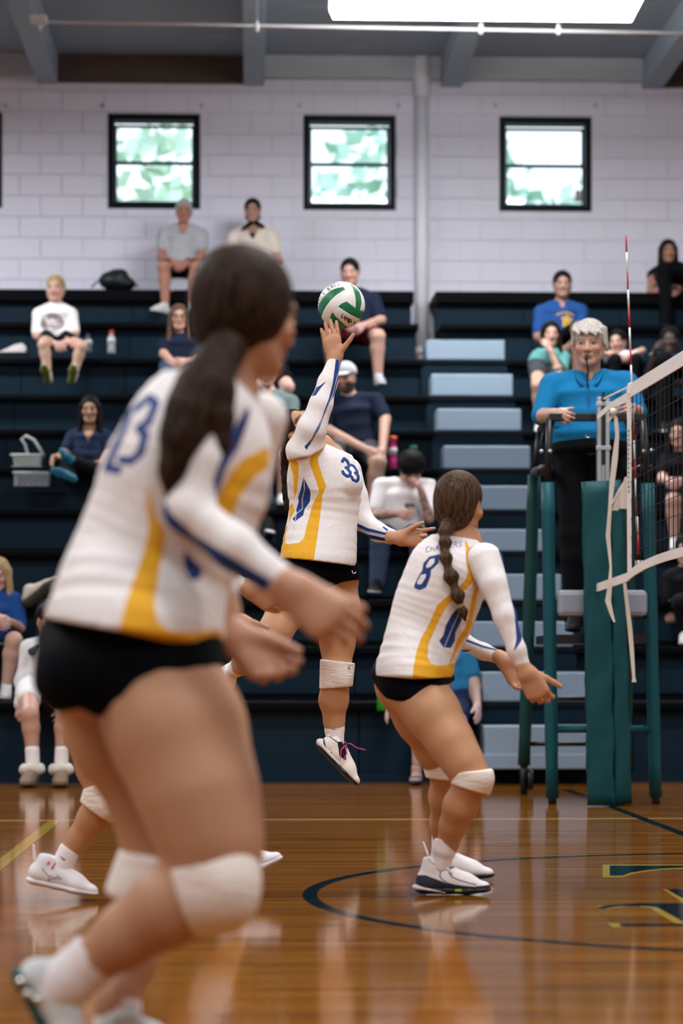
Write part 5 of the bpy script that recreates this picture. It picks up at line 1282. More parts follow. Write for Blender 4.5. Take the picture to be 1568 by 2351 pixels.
    body(e, G, vox, skin, H, brow=brow, beard=beard, tint=(lambda v, c: tint(v, c, J)) if tint else None)
    o = dict(e=e, J=J, H=H, tor=tor, arm=arm)
    kind, m = top
    if m is not None:
        pr = tor(.012)
        f = {'tee': sleeve_len, 'long': 2.0, 'tank': 0}[kind]
        if f: pr += arm('l', .014, f) + arm('r', .014, f)
        us = unit(spine); pr.append(cone(nb + us * .022, nb + us * .16, .060 * S * fat ** .5, .085 * S, .008, 'sub')); cu = [('plane', nb + us * .05, us)]
        if f and f <= 1:
            pass
        if vneck:
            xx, yy = plane_px(nb, D); w = vneck * .55
            cu.append(('drop', [(xx - w, yy - 30), (xx + w, yy - 30), (xx + w * .8, yy + 2), (xx, yy + vneck), (xx - w * .8, yy + 2)], D, nb[1] - .0))
        part(e, 'shirt', pr, vox * .85, m, cu, toppat)
    kind, m = bottom
    if m is not None:
        pr = [econe(pel - spine * .10, pel + spine * .16, hx, .175 * S * fat, .135 * S * fat, .168 * S * fat, .13 * S * fat, .05, .03)]
        f = {'shorts': .72, 'short': .5, 'pants': 2.0, 'skirt': .95}[kind]
        pr += legs('l', .012, f) + legs('r', .012, f)
        if kind == 'skirt': pr.append(cone((J['hl'] + J['hr']) / 2, (J['kl'] + J['kr']) / 2, .09, .08, .06))
        part(e, {'shorts': 'shorts', 'short': 'shorts', 'pants': 'trousers', 'skirt': 'skirt'}[kind], pr, vox, m)
    st_, m = hair
    if m is not None:
        if st_ == 'cap':
            L = [ell(H.w(0, -.016, .044), H.ax(), (.088 * H.k, .104 * H.k, .088 * H.k), .01)]
            co = part(e, 'cap', L, .0055, m, [('plane', H.w(0, 0, .035), -H.U + H.F * .10)])
            part(co, 'visor', [econe(H.w(0, .07, .044), H.w(0, .145, .030), H.R, .07, .009, .055, .008, .03, .01)], .005, m)
        elif st_ != 'none': part(e, 'hair', H.hair(st_), .0062, m)
    if shoe is not None:
        for i, s_ in enumerate('lr'):
            td = V3((toes or ((-.15, -1, -.05), (.15, -1, -.05)))[i]); td = unit(td); u_ = unit(J['k' + s_] - J['a' + s_]); u_ = unit(u_ - td * np.dot(u_, td))
            hp = J['a' + s_] - td * .055 - u_ * .085
            Shoe(hp, td, u_, .255 * S ** .5 * (1 if fem else 1.08)).build(e, shoe, sole or M_solew, .0075)
            if sock is not None: part(e, 'sock', [cone(J['a' + s_] + (J['k' + s_] - J['a' + s_]) * .22, J['a' + s_], .046 * S, .044 * S, .01)], .008, sock)
    return o
M_solew = mat('rubber_pale', (.62, .60, .60), .6)
def RDp(i, x): d = rowD(i) + .22; return d + .036 * (x - CX) * d / FPX
Hb = hair_mat('hair_black', (.002, .002, .003), (.016, .013, .012)); Hblond = hair_mat('hair_blond', (.22, .14, .06), (.52, .40, .22)); Hgrey = hair_mat('hair_grey', (.30, .30, .33), (.52, .52, .56)); Hwhite = hair_mat('hair_white', (.34, .32, .29), (.68, .66, .62)); Hmid = hair_mat('hair_mid', (.05, .028, .018), (.20, .12, .08))
C_white = cloth('white', (.80, .78, .80)); C_navy = cloth('navy', (.008, .014, .035)); C_black = cloth('black', (.0025, .003, .005)); C_blue = cloth('blue', (.012, .055, .21)); C_teal = cloth('teal', (.10, .30, .30)); C_green = cloth('sage', (.15, .22, .22)); C_jean = cloth('jean', (.045, .07, .13)); C_cream = cloth('cream', (.72, .66, .60)); C_grey = cloth('grey', (.045, .05, .06)); C_polo = cloth('polo', (.008, .17, .38)); C_royal = cloth('royal', (.02, .16, .32)); C_navy2 = cloth('navy_short', (.01, .02, .06))
C_jacket = cloth('jacket', (.62, .61, .63))
S_white = mat('trainer_white', (.66, .66, .67), .6); S_black = mat('trainer_black', (.01, .01, .012), .5); S_green = mat('trainer_green', (.16, .19, .03), .6); S_teal = mat('trainer_teal', (.012, .13, .21), .6); S_brown = mat('shoe_brown', (.14, .062, .035), .6); S_grey = mat('trainer_grey', (.38, .40, .44), .6)
F_pale, F_tan, F_mid, F_dark, F_olive = (.56, .35, .27), (.46, .25, .165), (.42, .25, .17), (.035, .02, .015), (.36, .21, .135)

# boy with a printed tee shirt
boy_pat = pattern_mat('cloth_boy', (.80, .78, .80), [(.20, .21, .25), (.55, .52, .52), (.22, .11, .07)], .8, .3, (18, 18, 8), .12)
D = RDp(8, 128)
figure('fair haired boy in white printed tee shirt seated on the upper bleachers', D, 128, 800, .86, dict(head=(127, 664), neck=(127, 702), sl=(90, 722), sr=(163, 722), el=(84, 770), er=(172, 768), wl=(128, 790, -.30), wr=(148, 788, -.30), kl=(100, 790, -.42), kr=(188, 795, -.42), al=(110, 862, -.38), ar=(169, 862, -.38)),
       (.55, .34, .27), ('tee', boy_pat), ('short', C_black), ('short', Hblond), S_white, (-.1, -1, -.05), hh=.235, fem=False, toes=((-.1, -.75, .62), (.2, -.75, .62)), sole=S_green, sleeve_len=.8,
       toppat=lambda v: layers(v, D, [[('e', 122, 744, 27, 22)], [('e', 124, 748, 19, 15), ('e', 108, 733, 6, 5)], [('l', [(100, 752), (106, 745), (112, 755)], 2.5), ('l', [(112, 735), (126, 732), (140, 745)], 1.8), ('l', [(118, 752), (128, 757), (138, 752)], 1.8)]], D + .03))
# grey-haired woman, striped top
stripe = bpy.data.materials.new('striped_knit'); stripe.use_nodes = True; nt = stripe.node_tree; b = nt.nodes['Principled BSDF']; b.inputs['Roughness'].default_value = .8; b.inputs['Specular IOR Level'].default_value = .1
tc = nt.nodes.new('ShaderNodeTexCoord'); wv = nt.nodes.new('ShaderNodeTexWave'); wv.bands_direction = 'Z'; wv.inputs['Scale'].default_value = 14; cr = nt.nodes.new('ShaderNodeValToRGB'); cr.color_ramp.elements[0].position = .4; cr.color_ramp.elements[1].position = .6
cr.color_ramp.elements[0].color = (.22, .24, .28, 1); cr.color_ramp.elements[1].color = (.62, .64, .68, 1)
nt.links.new(tc.outputs['Object'], wv.inputs['Vector']); nt.links.new(wv.outputs['Fac'], cr.inputs['Fac']); nt.links.new(cr.outputs['Color'], b.inputs['Base Color'])
figure('older woman with short grey hair in striped top leaning on the wall', RDp(10, 413) + .1, 413, 640, 1.0, dict(head=(422, 486), neck=(421, 520), sl=(378, 540), sr=(462, 540), el=(370, 592), er=(465, 592), wl=(402, 604, -.34), wr=(424, 606, -.34), kl=(376, 613, -.42), kr=(450, 613, -.42), al=(379, 700, -.40), ar=(443, 700, -.40)),
       (.42, .20, .14), ('tee', stripe), ('shorts', C_black), ('short', Hgrey), S_white, hh=.225, vneck=24, toes=((-.6, -.8, 0), (.2, -1, 0)))
# woman in cream V neck
o = figure('dark haired woman in cream V-neck top leaning on the wall', RDp(10, 585) + .1, 588, 645, 1.0, dict(head=(580, 484), neck=(581, 520), sl=(538, 545), sr=(624, 543), el=(528, 600), er=(640, 600), kl=(600, 640, -.42), kr=(625, 645, -.42), al=(648, 735, -.40), ar=(652, 762, -.45)),
           (.44, .25, .20), ('tee', C_cream), ('pants', C_black), ('tail', Hb), S_brown, vneck=34, toes=((1, -.3, 0), (1, -.3, 0)), sole=S_brown)
part(o['e'], 'undershirt', o['tor'](.006), .010, C_black, [('plane', V3(P(581, 532, RDp(10, 585) + .1)), (0, -.3, 1))])
for sx, yy in ((-1, 525), (1, 520)): part(o['e'], 'hair_lock', [cone(o['H'].w(.055 * sx, -.03, -.06), V3(P(581 + 22 * sx, yy, RDp(10, 585))), .026, .02, .01)], .007, Hb)
# woman with glasses
D = RDp(7, 408)
o = figure('woman with glasses and long brown hair in dark tee shirt and jeans', D, 412, 868, .95, dict(head=(411, 730), neck=(412, 772), sl=(380, 792), sr=(452, 792), el=(376, 812), er=(455, 830), wl=(398, 832, -.3), wr=(425, 830, -.3), kl=(385, 862, -.42), kr=(440, 862, -.42)),
           (.52, .31, .24), ('tee', C_navy), ('pants', C_jean), ('long', Hmid), S_black, (.1, -1, -.05), hh=.225)
g = MB(); H = o['H']
for sx in (-1, 1): g.tube([H.w(.031 * sx + .021 * math.cos(t), .098, .004 + .016 * math.sin(t)) for t in [i * math.pi / 6 for i in range(13)]], .0022, 5)
g.tube([H.w(-.01, .1, .008), H.w(.01, .1, .008)], .002, 5); g.build('glasses', M_blackp, o['e'])
# girl with long black hair
figure('girl with long black hair in navy V-neck tee sitting cross-legged with blue shoes', RDp(5, 200), 204, 1084, .92, dict(head=(207, 942), neck=(206, 985), sl=(168, 1005), sr=(246, 1005), el=(146, 1045), er=(250, 1045), wl=(124, 1052, -.36), wr=(236, 1062, -.30), kl=(140, 1070, -.36), kr=(246, 1090, -.36), al=(160, 1092, -.52), ar=(178, 1064, -.44)),
       F_olive, ('tee', cloth('navy_tee', (.012, .024, .06))), ('pants', C_black), ('long', Hb), S_teal, vneck=30, toes=((-.85, -.45, .35), (-.35, -.7, .65)), sole=S_teal, curl=.25)
# man behind the ball
o = figure('man in dark navy tee shirt seated behind the volleyball', RDp(8, 815), 815, 795, 1.05, dict(head=(803, 626), neck=(808, 668), sl=(775, 692), sr=(858, 690), el=(764, 742), er=(874, 735), wl=(796, 745, -.36), wr=(832, 748, -.36), kl=(757, 772, -.44), kr=(868, 772, -.44), al=(760, 865, -.40), ar=(868, 865, -.40)),
           (.46, .27, .22), ('tee', C_navy), ('shorts', cloth('maroon', (.07, .006, .01))), ('short', Hb), S_grey, (-.15, -1, -.15), fem=False, hh=.24, fat=1.1, sleeve_len=.75)
# bearded man with a cap
figure('bearded man in grey cap and navy tee leaning on his knees', RDp(5, 815) - .05, 815, 1062, 1.08, dict(head=(793, 868), neck=(802, 912), sl=(752, 930), sr=(862, 922), el=(748, 985, -.1), er=(884, 962, -.1), wl=(845, 1034, -.40), wr=(878, 1036, -.36), kl=(762, 1040, -.44), kr=(868, 1062, -.44), al=(770, 1160, -.40), ar=(852, 1165, -.40)),
       (.46, .28, .21), ('tee', C_navy), ('shorts', C_grey), ('cap', cloth('cap_grey', (.45, .48, .52))), S_black, (-.25, -1, -.12), fem=False, hh=.245, fat=1.15, beard=(.012, .010, .010), sleeve_len=.8)
# sage tee, head behind the near player
figure('person in sage green tee and navy shorts partly behind the near player', RDp(5, 635), 632, 1050, 1.0, dict(head=(612, 858), neck=(618, 902), sl=(588, 928), sr=(668, 926), el=(582, 980), er=(672, 972), wl=(618, 996, -.34), wr=(648, 994, -.34), kl=(604, 1040, -.42), kr=(654, 1046, -.42), al=(612, 1138, -.38), ar=(646, 1138, -.38)),
       (.52, .32, .26), ('tee', C_green), ('shorts', C_navy2), ('short', Hmid), S_white, sleeve_len=.8, vneck=14)
figure('person in black mostly hidden behind the near player, one pale knee showing', RDp(7, 615), 612, 872, 1.0, dict(head=(575, 742), neck=(580, 785), sl=(545, 800), sr=(622, 800), el=(540, 850), er=(630, 850), kl=(600, 885, -.42), kr=(660, 888, -.42), al=(610, 975, -.38), ar=(640, 975, -.38)),
       (.56, .36, .31), ('tee', C_black), ('shorts', C_black), ('short', Hb), S_black)
figure('person in navy tee between the near player and the jumping player', RDp(4, 580), 582, 1196, 1.0, dict(head=(560, 1060), neck=(565, 1100), sl=(530, 1120), sr=(604, 1122), el=(535, 1190), er=(620, 1190), wl=(560, 1235, -.3), wr=(596, 1238, -.34), kl=(560, 1235, -.42), kr=(610, 1250, -.42)),
       (.48, .28, .18), ('tee', C_grey), ('pants', C_black), ('short', Hb), S_black)
# young man looking at his phone
def tat(v, c, J):
    """inked arms: broken blue-grey marks between mid upper arm and wrist"""
    nz = np.sin(v[:, 0] * 95 + 2 * np.sin(v[:, 2] * 70)) + np.sin(v[:, 2] * 120 + 1.5 * np.sin(v[:, 0] * 60 + v[:, 1] * 80)) + .6 * np.sin(v[:, 1] * 150)
    m = np.zeros(len(v), bool)
    for s_ in 'lr':
        for a, b, f0, f1 in ((J['s' + s_], J['e' + s_], .5, 1.1), (J['e' + s_], J['w' + s_], -.1, .9)):
            d = b - a; t = ((v - a) @ d) / (d @ d); r = np.linalg.norm(v - a - np.outer(t, d), axis=1); m |= (t > f0) & (t < f1) & (r < .058)
    k = (m & (nz > .15))[:, None]
    return np.where(k, c * .35 + V3((.04, .05, .07)), c)
o = figure('young man with black hair and tattooed arms in white tee looking at his phone', RDp(3, 915), 918, 1262, 1.05, dict(head=(944, 1076, -.12), neck=(930, 1108), sl=(876, 1118), sr=(980, 1116), el=(858, 1184, -.12), er=(984, 1190, -.2), wl=(918, 1178, -.40), wr=(968, 1132, -.26), kl=(872, 1244, -.44), kr=(962, 1240, -.44), al=(866, 1336, -.40), ar=(970, 1336, -.40)),
           (.46, .27, .20), ('tee', C_white), ('pants', C_jean), ('mop', Hb), S_black, (.12, -.75, -.65), (0, -.6, .75), fem=False, hh=.24, sleeve_len=.75, tint=tat)
def phone(x, y, D, label, w=.15, h=.075, tilt=.3):
    q = P(x, y, D); fn = lambda a, b_, c: q + Vector((a, b_ + c * tilt, c))
    o_ = MB().box(-w / 2, -.005, -h / 2, w / 2, .005, h / 2, fn).build('phone', M_blackp, None, bevel=.004)
    e_ = MB().box(-w / 2 + .008, .0055, -h / 2 + .006, w / 2 - .008, .0065, h / 2 - .006, fn).build('screen', mat('phone_screen', (.02, .025, .03), .15), o_)
    tag(o_, label, 'phone', 'mobile phones in hand'); return o_
phone(941, 1161, RDp(3, 915) - .45, 'black phone held by the young man in white tee', .07, .035)
# right-hand upper rows
D = RDp(8, 1285); logo = pattern_mat('cloth_logo', (.014, .06, .22), [(.62, .36, .02), (.02, .06, .2)], .8, .3, (18, 18, 8), .12)
figure('man in blue tee shirt with yellow emblem in the upper right rows', D, 1286, 800, 1.05, dict(head=(1291, 654), neck=(1289, 698), sl=(1243, 718), sr=(1332, 716), el=(1236, 772), er=(1338, 772), wl=(1272, 800, -.34), wr=(1300, 800, -.34)),
       (.33, .19, .15), ('tee', logo), ('shorts', C_black), ('short', Hb), S_black, fem=False, hh=.24, fat=1.1, vneck=12, sleeve_len=.8,
       toppat=lambda v: layers(v, D, [[('e', 1297, 748, 9, 11), ('e', 1290, 736, 4, 4), ('e', 1299, 732, 4, 4), ('e', 1307, 738, 4, 4), ('l', [(1275, 727), (1285, 723), (1300, 722), (1314, 727)], 1.6), ('l', [(1285, 766), (1306, 766)], 1.5)], [('l', [(1292, 752), (1302, 744)], 1.2)]], D + .03))
figure('girl in teal tee with her hand at her mouth beside the referee', RDp(7, 1258), 1256, 862, .9, dict(head=(1265, 768), neck=(1262, 806), sl=(1233, 824), sr=(1293, 822), el=(1244, 880, -.15), er=(1290, 868, -.2), wl=(1268, 866, -.3), wr=(1264, 806, -.20), kl=(1234, 885, -.42), kr=(1290, 890, -.42)),
       (.50, .31, .24), ('tee', C_teal), ('short', C_grey), ('long', Hb), S_white, hh=.22)
figure('woman with long dark hair in black sleeveless dress on the top row', RDp(10, 1540) + .1, 1542, 662, 1.0, dict(head=(1534, 578), neck=(1535, 612), sl=(1500, 632), sr=(1578, 632), el=(1494, 672, -.1), er=(1588, 672, -.1), wl=(1532, 668, -.34), wr=(1560, 664, -.34)),
       (.40, .20, .14), ('tank', C_black), ('pants', C_black), ('long', Hb), S_black, hh=.225)
phone(1546, 660, RDp(10, 1540) - .36, 'phone held by the woman in black on the top row', .07, .03)
o = figure('man in dark blue shirt with raised hand behind the net', RDp(7, 1540), 1542, 872, 1.05, dict(head=(1538, 782), neck=(1545, 826), sl=(1498, 842), sr=(1590, 842), el=(1484, 900, -.1), er=(1600, 900, -.1), wl=(1502, 812, -.28), wr=(1560, 880, -.3)),
           (.05, .032, .028), ('tee', C_navy2), ('pants', C_black), ('short', Hb), S_black, (-.2, -1, -.1), fem=False, hh=.24, fat=1.1, brow=(.01, .01, .01), sleeve_len=.9)
w_ = o['J']['wl']; bm = MB()
for k in range(14):
    t = k * 2 * math.pi / 14; bm.lathe([(0, -.006), (.007, 0), (0, .006)], (w_[0] + .038 * math.cos(t), w_[1] + .038 * math.sin(t), w_[2] + .01 * math.cos(t)), 6)
bm.build('bead_bracelet', M_white, o['e'])
figure('child in white top peering out behind the referee', RDp(7, 1425), 1426, 858, .74, dict(head=(1418, 786), neck=(1426, 815), sl=(1408, 826), sr=(1452, 824)),
       (.48, .30, .24), ('tee', C_white), ('pants', C_black), ('short', Hb), S_black, (-.4, -1, -.1), hh=.215)
figure('woman in black seated behind the net at the right edge, hands clasped on her knees', RDp(4, 1575), 1580, 1160, 1.0, dict(head=(1558, 996), neck=(1562, 1042), sl=(1530, 1060), sr=(1615, 1060), el=(1520, 1100, -.1), er=(1630, 1100), wl=(1536, 1105, -.36), wr=(1562, 1105, -.36), kl=(1545, 1150, -.44), kr=(1600, 1150, -.44), al=(1548, 1240, -.4)),
       (.52, .31, .25), ('tee', C_black), ('shorts', C_black), ('long', Hb), S_white, (-.3, -1, -.05))
figure('person in black tee with folded arm at the right edge below the net', RDp(2, 1585), 1590, 1425, 1.05, dict(head=(1574, 1264), neck=(1578, 1308), sl=(1540, 1330), sr=(1625, 1330), el=(1533, 1420, -.12), er=(1640, 1420), wl=(1590, 1418, -.3), wr=(1600, 1425, -.3)),
       (.48, .27, .20), ('tee', C_black), ('pants', C_black), ('short', Hb), S_white, (-.2, -1, -.05), sleeve_len=.5)
# child on the front row behind number 8
o = figure('child in blue tee and sandals on the front row behind player 8', 16.25, 1030, 1628, .92, dict(head=(1005, 1450), neck=(1012, 1490), sl=(975, 1510), sr=(1072, 1512), el=(925, 1575), er=(1090, 1575), wl=(896, 1622, -.25), wr=(1096, 1622, -.25), kl=(965, 1668, -.42), kr=(1050, 1668, -.42), al=(958, 1752, -.42), ar=(1040, 1752, -.42)),
           (.46, .31, .27), ('tee', C_royal), ('shorts', C_navy2), ('bob', Hmid), None, hh=.22, fat=1.15, curl=.2)
for s_, td in (('l', (-.1, -1, 0)), ('r', (.1, -1, 0))):
    a = o['J']['a' + s_]; hp = V3((a[0], a[1] + .05, .003)); sh = Shoe(hp, td, (0, 0, 1), .235)
    so = part(o['e'], 'sandal', sh.sole(.8), .006, S_black)
    part(so, 'foot', [econe(sh.w(.045, 0, .05), sh.w(.2, 0, .036), sh.s, .032, .026, .038, .014, .02, .02), cone(sh.w(.05, 0, .05), sh.w(.055, 0, .12), .033, .034, .02)], .006, mat('foot_skin', (.46, .31, .27), .5))
    for xx in (.12, .18): part(so, 'strap', [econe(sh.w(xx, 0, .038), sh.w(xx + .02, 0, .036), sh.s, .042, .028, .043, .027, .006, .004)], .005, mat('sandal_strap', (.16, .15, .17), .6))
# blonde at the left edge
figure('blonde woman in blue tee looking at a phone at the left edge', RDp(1, 0), -4, 1532, 1.0, dict(head=(-4, 1320), neck=(-6, 1362), sl=(-48, 1384), sr=(34, 1382), el=(-60, 1440), er=(44, 1440, -.1), wl=(-10, 1430, -.34), wr=(14, 1424, -.34), kl=(-40, 1470, -.42), kr=(32, 1470, -.42)),
       (.52, .31, .25), ('tee', C_blue), ('shorts', C_black), ('long', Hblond), S_white, (-.1, -1, -.25), sleeve_len=.9)
phone(-2, 1478, RDp(1, 0) - .7, 'phone lying face up near the blonde woman', .07, .02)
# girl in a white jacket
C_tan = cloth('tan', (.34, .28, .22))
o = figure('girl in white jacket and fluffy tan slippers on the front row', 16.02, 98, 1600, 1.0, dict(head=(112, 1426), neck=(112, 1476), sl=(68, 1490), sr=(155, 1490), el=(56, 1560), er=(168, 1560), wl=(46, 1618, -.2), wr=(150, 1620, -.2), kl=(68, 1640, -.44), kr=(150, 1640, -.44), al=(76, 1748, -.44), ar=(140, 1748, -.44)),
           (.47, .27, .20), ('long', C_jacket), ('short', C_white), ('short', Hb), None, (.45, -.9, -.05), sock=None, hh=.23, vneck=26)
for s_ in 'lr':
    a = o['J']['a' + s_]; sh = Shoe(V3((a[0], a[1] + .06, .003)), ((-.06 if s_ == 'l' else .06), -1, 0), (0, 0, 1), .33)
    s_o = part(o['e'], 'slipper', sh.upper(-.03), .006, mat('suede_tan', (.21, .145, .105), .9, bump=.3, bscale=200), [('plane', sh.w(0, 0, .012), (0, 0, -1))])
    part(s_o, 'sole', sh.sole(.9), .006, mat('suede_sole', (.10, .07, .05), .9))
    part(s_o, 'fleece_cuff', [cone(sh.w(.06 + .045 * math.cos(t), .044 * math.sin(t), .088 + .008 * math.cos(3 * t)), sh.w(.06 + .045 * math.cos(t + .6), .044 * math.sin(t + .6), .088), .030, .030, .01) for t in [i * .6 for i in range(11)]], .006, mat('fleece', (.62, .58, .52), .95, bump=.6, bscale=120))
    part(o['e'], 'sock', [cone(a + (o['J']['k' + s_] - a) * .25, V3((a[0], a[1], .08)), .046, .044, .01)], .006, M_sock)
part(o['e'], 'cuff', [cone(o['J']['wl'] + (o['J']['el'] - o['J']['wl']) * .30, o['J']['wl'] + (o['J']['el'] - o['J']['wl']) * .02, .045, .040, .005)], .007, C_tan)
part(o['e'], 'collar', [cone(V3(P(90, 1482, 15.9)), V3(P(74, 1496, 15.88)), .012, .03, .01)], .007, C_grey)
# reclining person with outstretched shoe
o = figure('person in black trousers with pale-soled shoe stretched out at the left', RDp(2, 250), 262, 1440, 1.0, dict(head=(360, 1270), neck=(340, 1310), sl=(310, 1330), sr=(375, 1330), kl=(170, 1410, -.3), kr=(240, 1440, -.42), al=(78, 1392, -.45), ar=(235, 1510, -.4)),
       F_mid, ('tee', C_black), ('pants', C_black), ('short', Hb), None, sole=mat('sole_olive', (.05, .05, .035), .7), hands=(0, 0))

dd = RDp(2, 70) - .72
Shoe(P(54, 1396, dd), (.80, -.22, .55), (-.30, .72, .62), .34).build(o['e'], mat('shoe_beige', (.42, .38, .33), .7), mat('sole_olive', (.05, .05, .035), .7), .0065)

# ---- referee
DR = 14.05
o = figure('white haired referee in blue polo standing on the stand with a whistle', DR, 1354, 1010, 1.06,
           dict(hl=(1316, 1018, 0), hr=(1392, 1018, 0), head=(1353, 790, -.03), neck=(1352, 862, .02), sl=(1268, 886, .02), sr=(1436, 882, .02), el=(1243, 955, -.06), er=(1462, 948, -.06), wl=(1284, 950, -.36), wr=(1450, 938, -.34), kl=(1316, 1225, -.02), kr=(1394, 1225, -.02), al=(1320, 1418, .0), ar=(1392, 1418, .0)),
           (.50, .30, .22), ('tee', C_polo), ('pants', C_black), ('top', Hwhite), S_black, (-.22, -1, -.10), hh=.27, fem=False, fat=1.22, group=None, curl=.75, sleeve_len=.98, vneck=16, vox=.009, brow=(.35, .32, .28), toes=((-.2, -1, 0), (.2, -1, 0)), sole=S_black)
H, e = o['H'], o['e']
fr = []
for i in range(11):
    x = -.070 + i * .014; fr.append(cone(H.w(x * .75 + .012, .050, .108 - abs(x) * .3), H.w(x, .099 - 3.4 * x * x, .046 + .010 * math.sin(i * 2.1) + .014 * (i / 10)), .015 * H.k, .0065 * H.k, .012))
for sx in (-1, 1):
    for j in range(4): fr.append(cone(H.w(.068 * sx, .03 - j * .03, .075), H.w(.082 * sx, .030 - j * .03, .000 - .010 * j), .018 * H.k, .009 * H.k, .012))
part(e, 'fringe', fr, .005, Hwhite)
vr = View(DR)
for sx in (-1, 1):
    part(e, 'collar', [econe(vr.p(1352 + 30 * sx, 858, -.02), vr.p(1352 + 14 * sx, 884, -.125), (.6 * sx, .3, .7), .022, .007, .026, .006, .01, .01)], .005, C_polo)
MB().box(-.004, -.002, -.075, .004, .002, .02, lambda x, y, z: vr.p(1352, 900, -.160 - .03 * abs(z)) + Vector((x, y, z))).build('placket', mat('polo_shade', (.006, .10, .24), .8), e)
part(e, 'belt', [econe(vr.p(1354, 982), vr.p(1354, 992), (1, 0, 0), .218, .168, .218, .168, .006, .004)], .007, C_black)
MB().tube([vr.p(1358, 986, -.17), vr.p(1345, 986, -.17), vr.p(1345, 1003, -.17), vr.p(1352, 1005, -.17)], .004, 6).build('buckle', M_alu, e)
whs = part(e, 'whistle', [cone(H.w(0, .105, -.062), H.w(0, .135, -.068), .010, .010, .005), ell(H.w(0, .142, -.074), H.ax(), (.010, .016, .015), .004)], .0035, M_blackp)
MB().tube([H.w(0, .14, -.08), H.w(-.005, .11, -.14), vr.p(1348, 878, -.12), vr.p(1350, 890, -.14)], .006, 6).build('lanyard', M_blackp, e, True)

# ================================================================== THINGS ON THE BLEACHERS
def bottle(x, y, D, h, r, m, capm, label, group='drink bottles on the bleachers', neck=.45):
    q = P(x, y, D); o_ = MB().lathe([(r * .9, 0), (r, .01), (r, h * .28), (r * .90, h * .36), (r, h * .44), (r, h * .66), (r * .6, h * .80), (r * neck, h * .84), (r * neck, h * .88)], (0, 0, 0), 18).build('drink_bottle', m, None, True)
    o_.location = q; MB().lathe([(r * neck * 1.15, h * .87), (r * neck * 1.15, h * .97), (r * neck * .9, h)], (0, 0, 0), 14).build('cap', capm, o_, True)
    MB().lathe([(r * 1.012, h * .45), (r * 1.012, h * .64)], (0, 0, 0), 18).build('label_band', capm if group is None else mat('bottle_label', (.5, .5, .52), .5), o_, True)
    return tag(o_, label, 'bottle', group)
def clear(name, c): return mat(name, c, .18, spec=.6)
db = rowD(8) + .12
bottle(256, 812, db, .205, .036, clear('plastic_clear', (.30, .34, .38)), mat('cap_red', (.55, .05, .03), .4), 'clear drink bottle with red cap on the upper bleachers')
bottle(202, 812, db, .18, .036, clear('plastic_dark', (.08, .11, .15)), mat('cap_navy', (.01, .02, .05), .4), 'clear water bottle with dark cap beside the seated boy')
bottle(901, 1078, rowD(5) + .1, .27, .038, mat('bottle_pink', (.55, .03, .20), .35), mat('cap_orange', (.62, .10, .04), .4), 'pink bottle with orange cap beside the bearded man', neck=.85)
bottle(950, 1072, rowD(5) + .1, .17, .034, mat('bottle_green_dark', (.004, .08, .05), .3), mat('cap_green', (.01, .22, .12), .4), 'dark green bottle behind the young man with the phone', neck=.8)
bottle(879, 1632, 15.99, .25, .040, mat('bottle_green', (.01, .22, .01), .4), mat('cap_white', (.6, .6, .6), .4), 'bright green bottle at the hand of the child behind player 8', neck=.8)
# folded paper
q = P(30, 812, rowD(8) + .1)
tag(MB().prism([(-.13, 0), (.125, 0), (.13, .05), (.09, .085), (.02, .07), (-.05, .035)], lambda x, y, z: q + Vector((x, z, y)), -.08, .1).build('folded_paper', mat('paper', (.62, .60, .62), .8, bump=.3, bscale=20), None, bevel=.01), 'folded white programme lying on the bench left of the boy', 'paper')
# black bag on the top row
D = rowD(10) + .28; vb_ = View(D - .1); e = empty('bag', vb_.p(262, 664), 'black slouching bag lying on the top row against the wall', 'bag')
part(e, 'bag_body', [ell(vb_.p(262, 645, 0), [(1, 0, 0), (0, 1, 0), (0, 0, 1)], (.145, .12, .095), .04), ell(vb_.p(272, 632), [(1, 0, .2), (0, 1, 0), (-.2, 0, 1)], (.09, .09, .055), .04), ell(vb_.p(290, 652), [(1, 0, 0), (0, 1, 0), (0, 0, 1)], (.09, .1, .06), .04)], .009, mat('bag_nylon', (.004, .008, .014), .5, bump=.5, bscale=18), [('plane', vb_.p(262, 664.5), (0, 0, -1))])
MB().tube([vb_.p(x, y, -.06) for x, y in ((210, 660), (225, 645), (245, 632), (262, 622), (282, 626), (305, 645), (318, 660))], .008, 6).build('strap', M_blackp, e, True)
MB().tube([vb_.p(x, y, -.03) for x, y in ((232, 648), (248, 628), (262, 618), (258, 630))], .008, 6).build('handle', M_blackp, e, True)
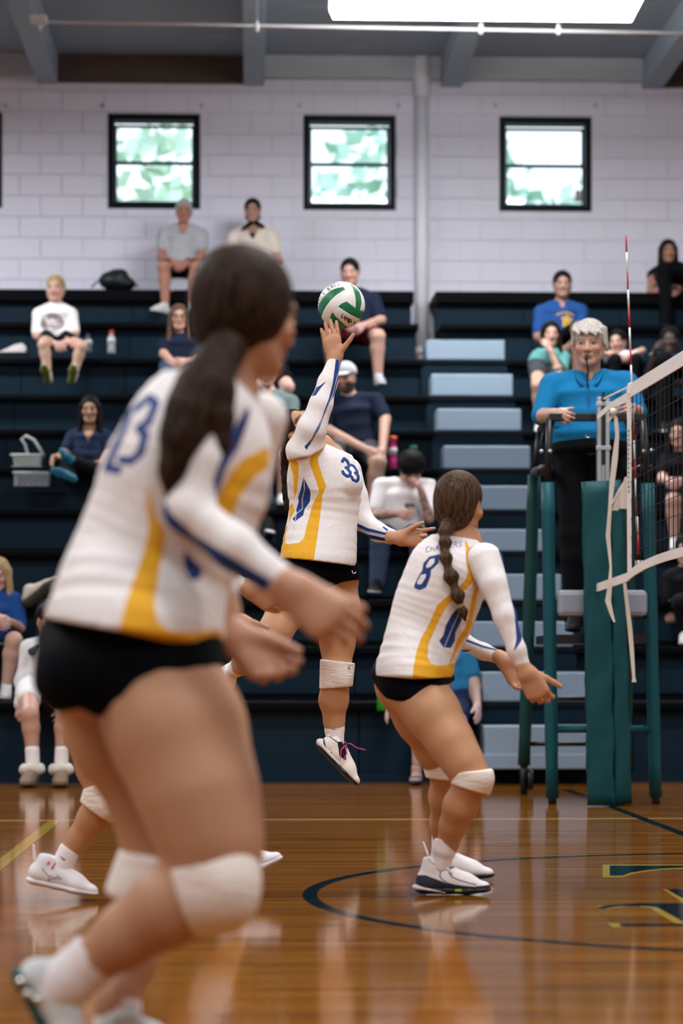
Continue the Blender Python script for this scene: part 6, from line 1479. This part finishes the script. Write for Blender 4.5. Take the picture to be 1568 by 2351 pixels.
# baskets
def basket(D, x0, x1, y0, y1, label, m, handle, holes):
    a, b = P(x0, y1, D), P(x1, y0, D); e_ = empty('basket', ((a.x + b.x) / 2, D, a.z), label, 'basket', 'white baskets beside the girl in navy')
    w, h = b.x - a.x, b.z - a.z; cx = (a.x + b.x) / 2; dd = w * .55; g = MB()
    g.tube([(cx + sx * w / 2 * 1.04, D + sy * dd / 2 * 1.04, b.z) for sx, sy in ((-1, -1), (1, -1), (1, 1), (-1, 1), (-1, -1))], .010, 8); g.build('rim', m, e_, True)
    g = MB()
    if holes:
        n = 6
        for i in range(-6, n + 6):
            for s in (1, -1):
                x0_, x1_ = i / n, i / n + s * .45; c0_, c1_ = max(0, min(1, x0_)), max(0, min(1, x1_))
                if abs(x1_ - x0_) < 1e-6 or c0_ == c1_: continue
                f0, f1 = (c0_ - x0_) / (x1_ - x0_), (c1_ - x0_) / (x1_ - x0_)
                for yy in (-dd / 2, dd / 2): g.tube([(a.x + w * c0_, D + yy, a.z + h * f0), (a.x + w * c1_, D + yy, a.z + h * f1)], .0038, 5)
        for sx in (a.x, b.x):
            for i in range(9): g.tube([(sx, D - dd / 2 + dd * i / 8, a.z), (sx, D - dd / 2 + dd * i / 8, b.z)], .0038, 5)
        tag(g.build('weave', m, e_), kind='stuff')
    else:
        g.hexa([(a.x + .02, D - dd * .45, a.z), (b.x - .02, D - dd * .45, a.z), (b.x - .02, D + dd * .45, a.z), (a.x + .02, D + dd * .45, a.z), (a.x, D - dd / 2, b.z), (b.x, D - dd / 2, b.z), (b.x, D + dd / 2, b.z), (a.x, D + dd / 2, b.z)]); g.build('side_wall', m, e_, bevel=.01)
    MB().box(a.x, D - dd / 2, a.z, b.x, D + dd / 2, a.z + .01).build('floor_panel', m, e_)
    if handle: MB().tube([P(x, y, D) for x, y in handle], .012, 8).build('handle', m, e_, True)
M_bask = mat('basket_white', (.40, .46, .44), .6, bump=.2, bscale=150)
M_bask2 = mat('basket_wire', (.30, .33, .36), .5)
basket(rowD(5) + .15, 30, 98, 1046, 1073, 'white basket with tall loop handle beside the girl in navy', M_bask, [(64, 1046), (58, 1020), (50, 1008), (60, 1001), (78, 1010), (90, 1028), (100, 1044)], False)
basket(rowD(4) + .33, 36, 112, 1087, 1117, 'white open mesh basket on the step below the other basket', M_bask2, None, True)
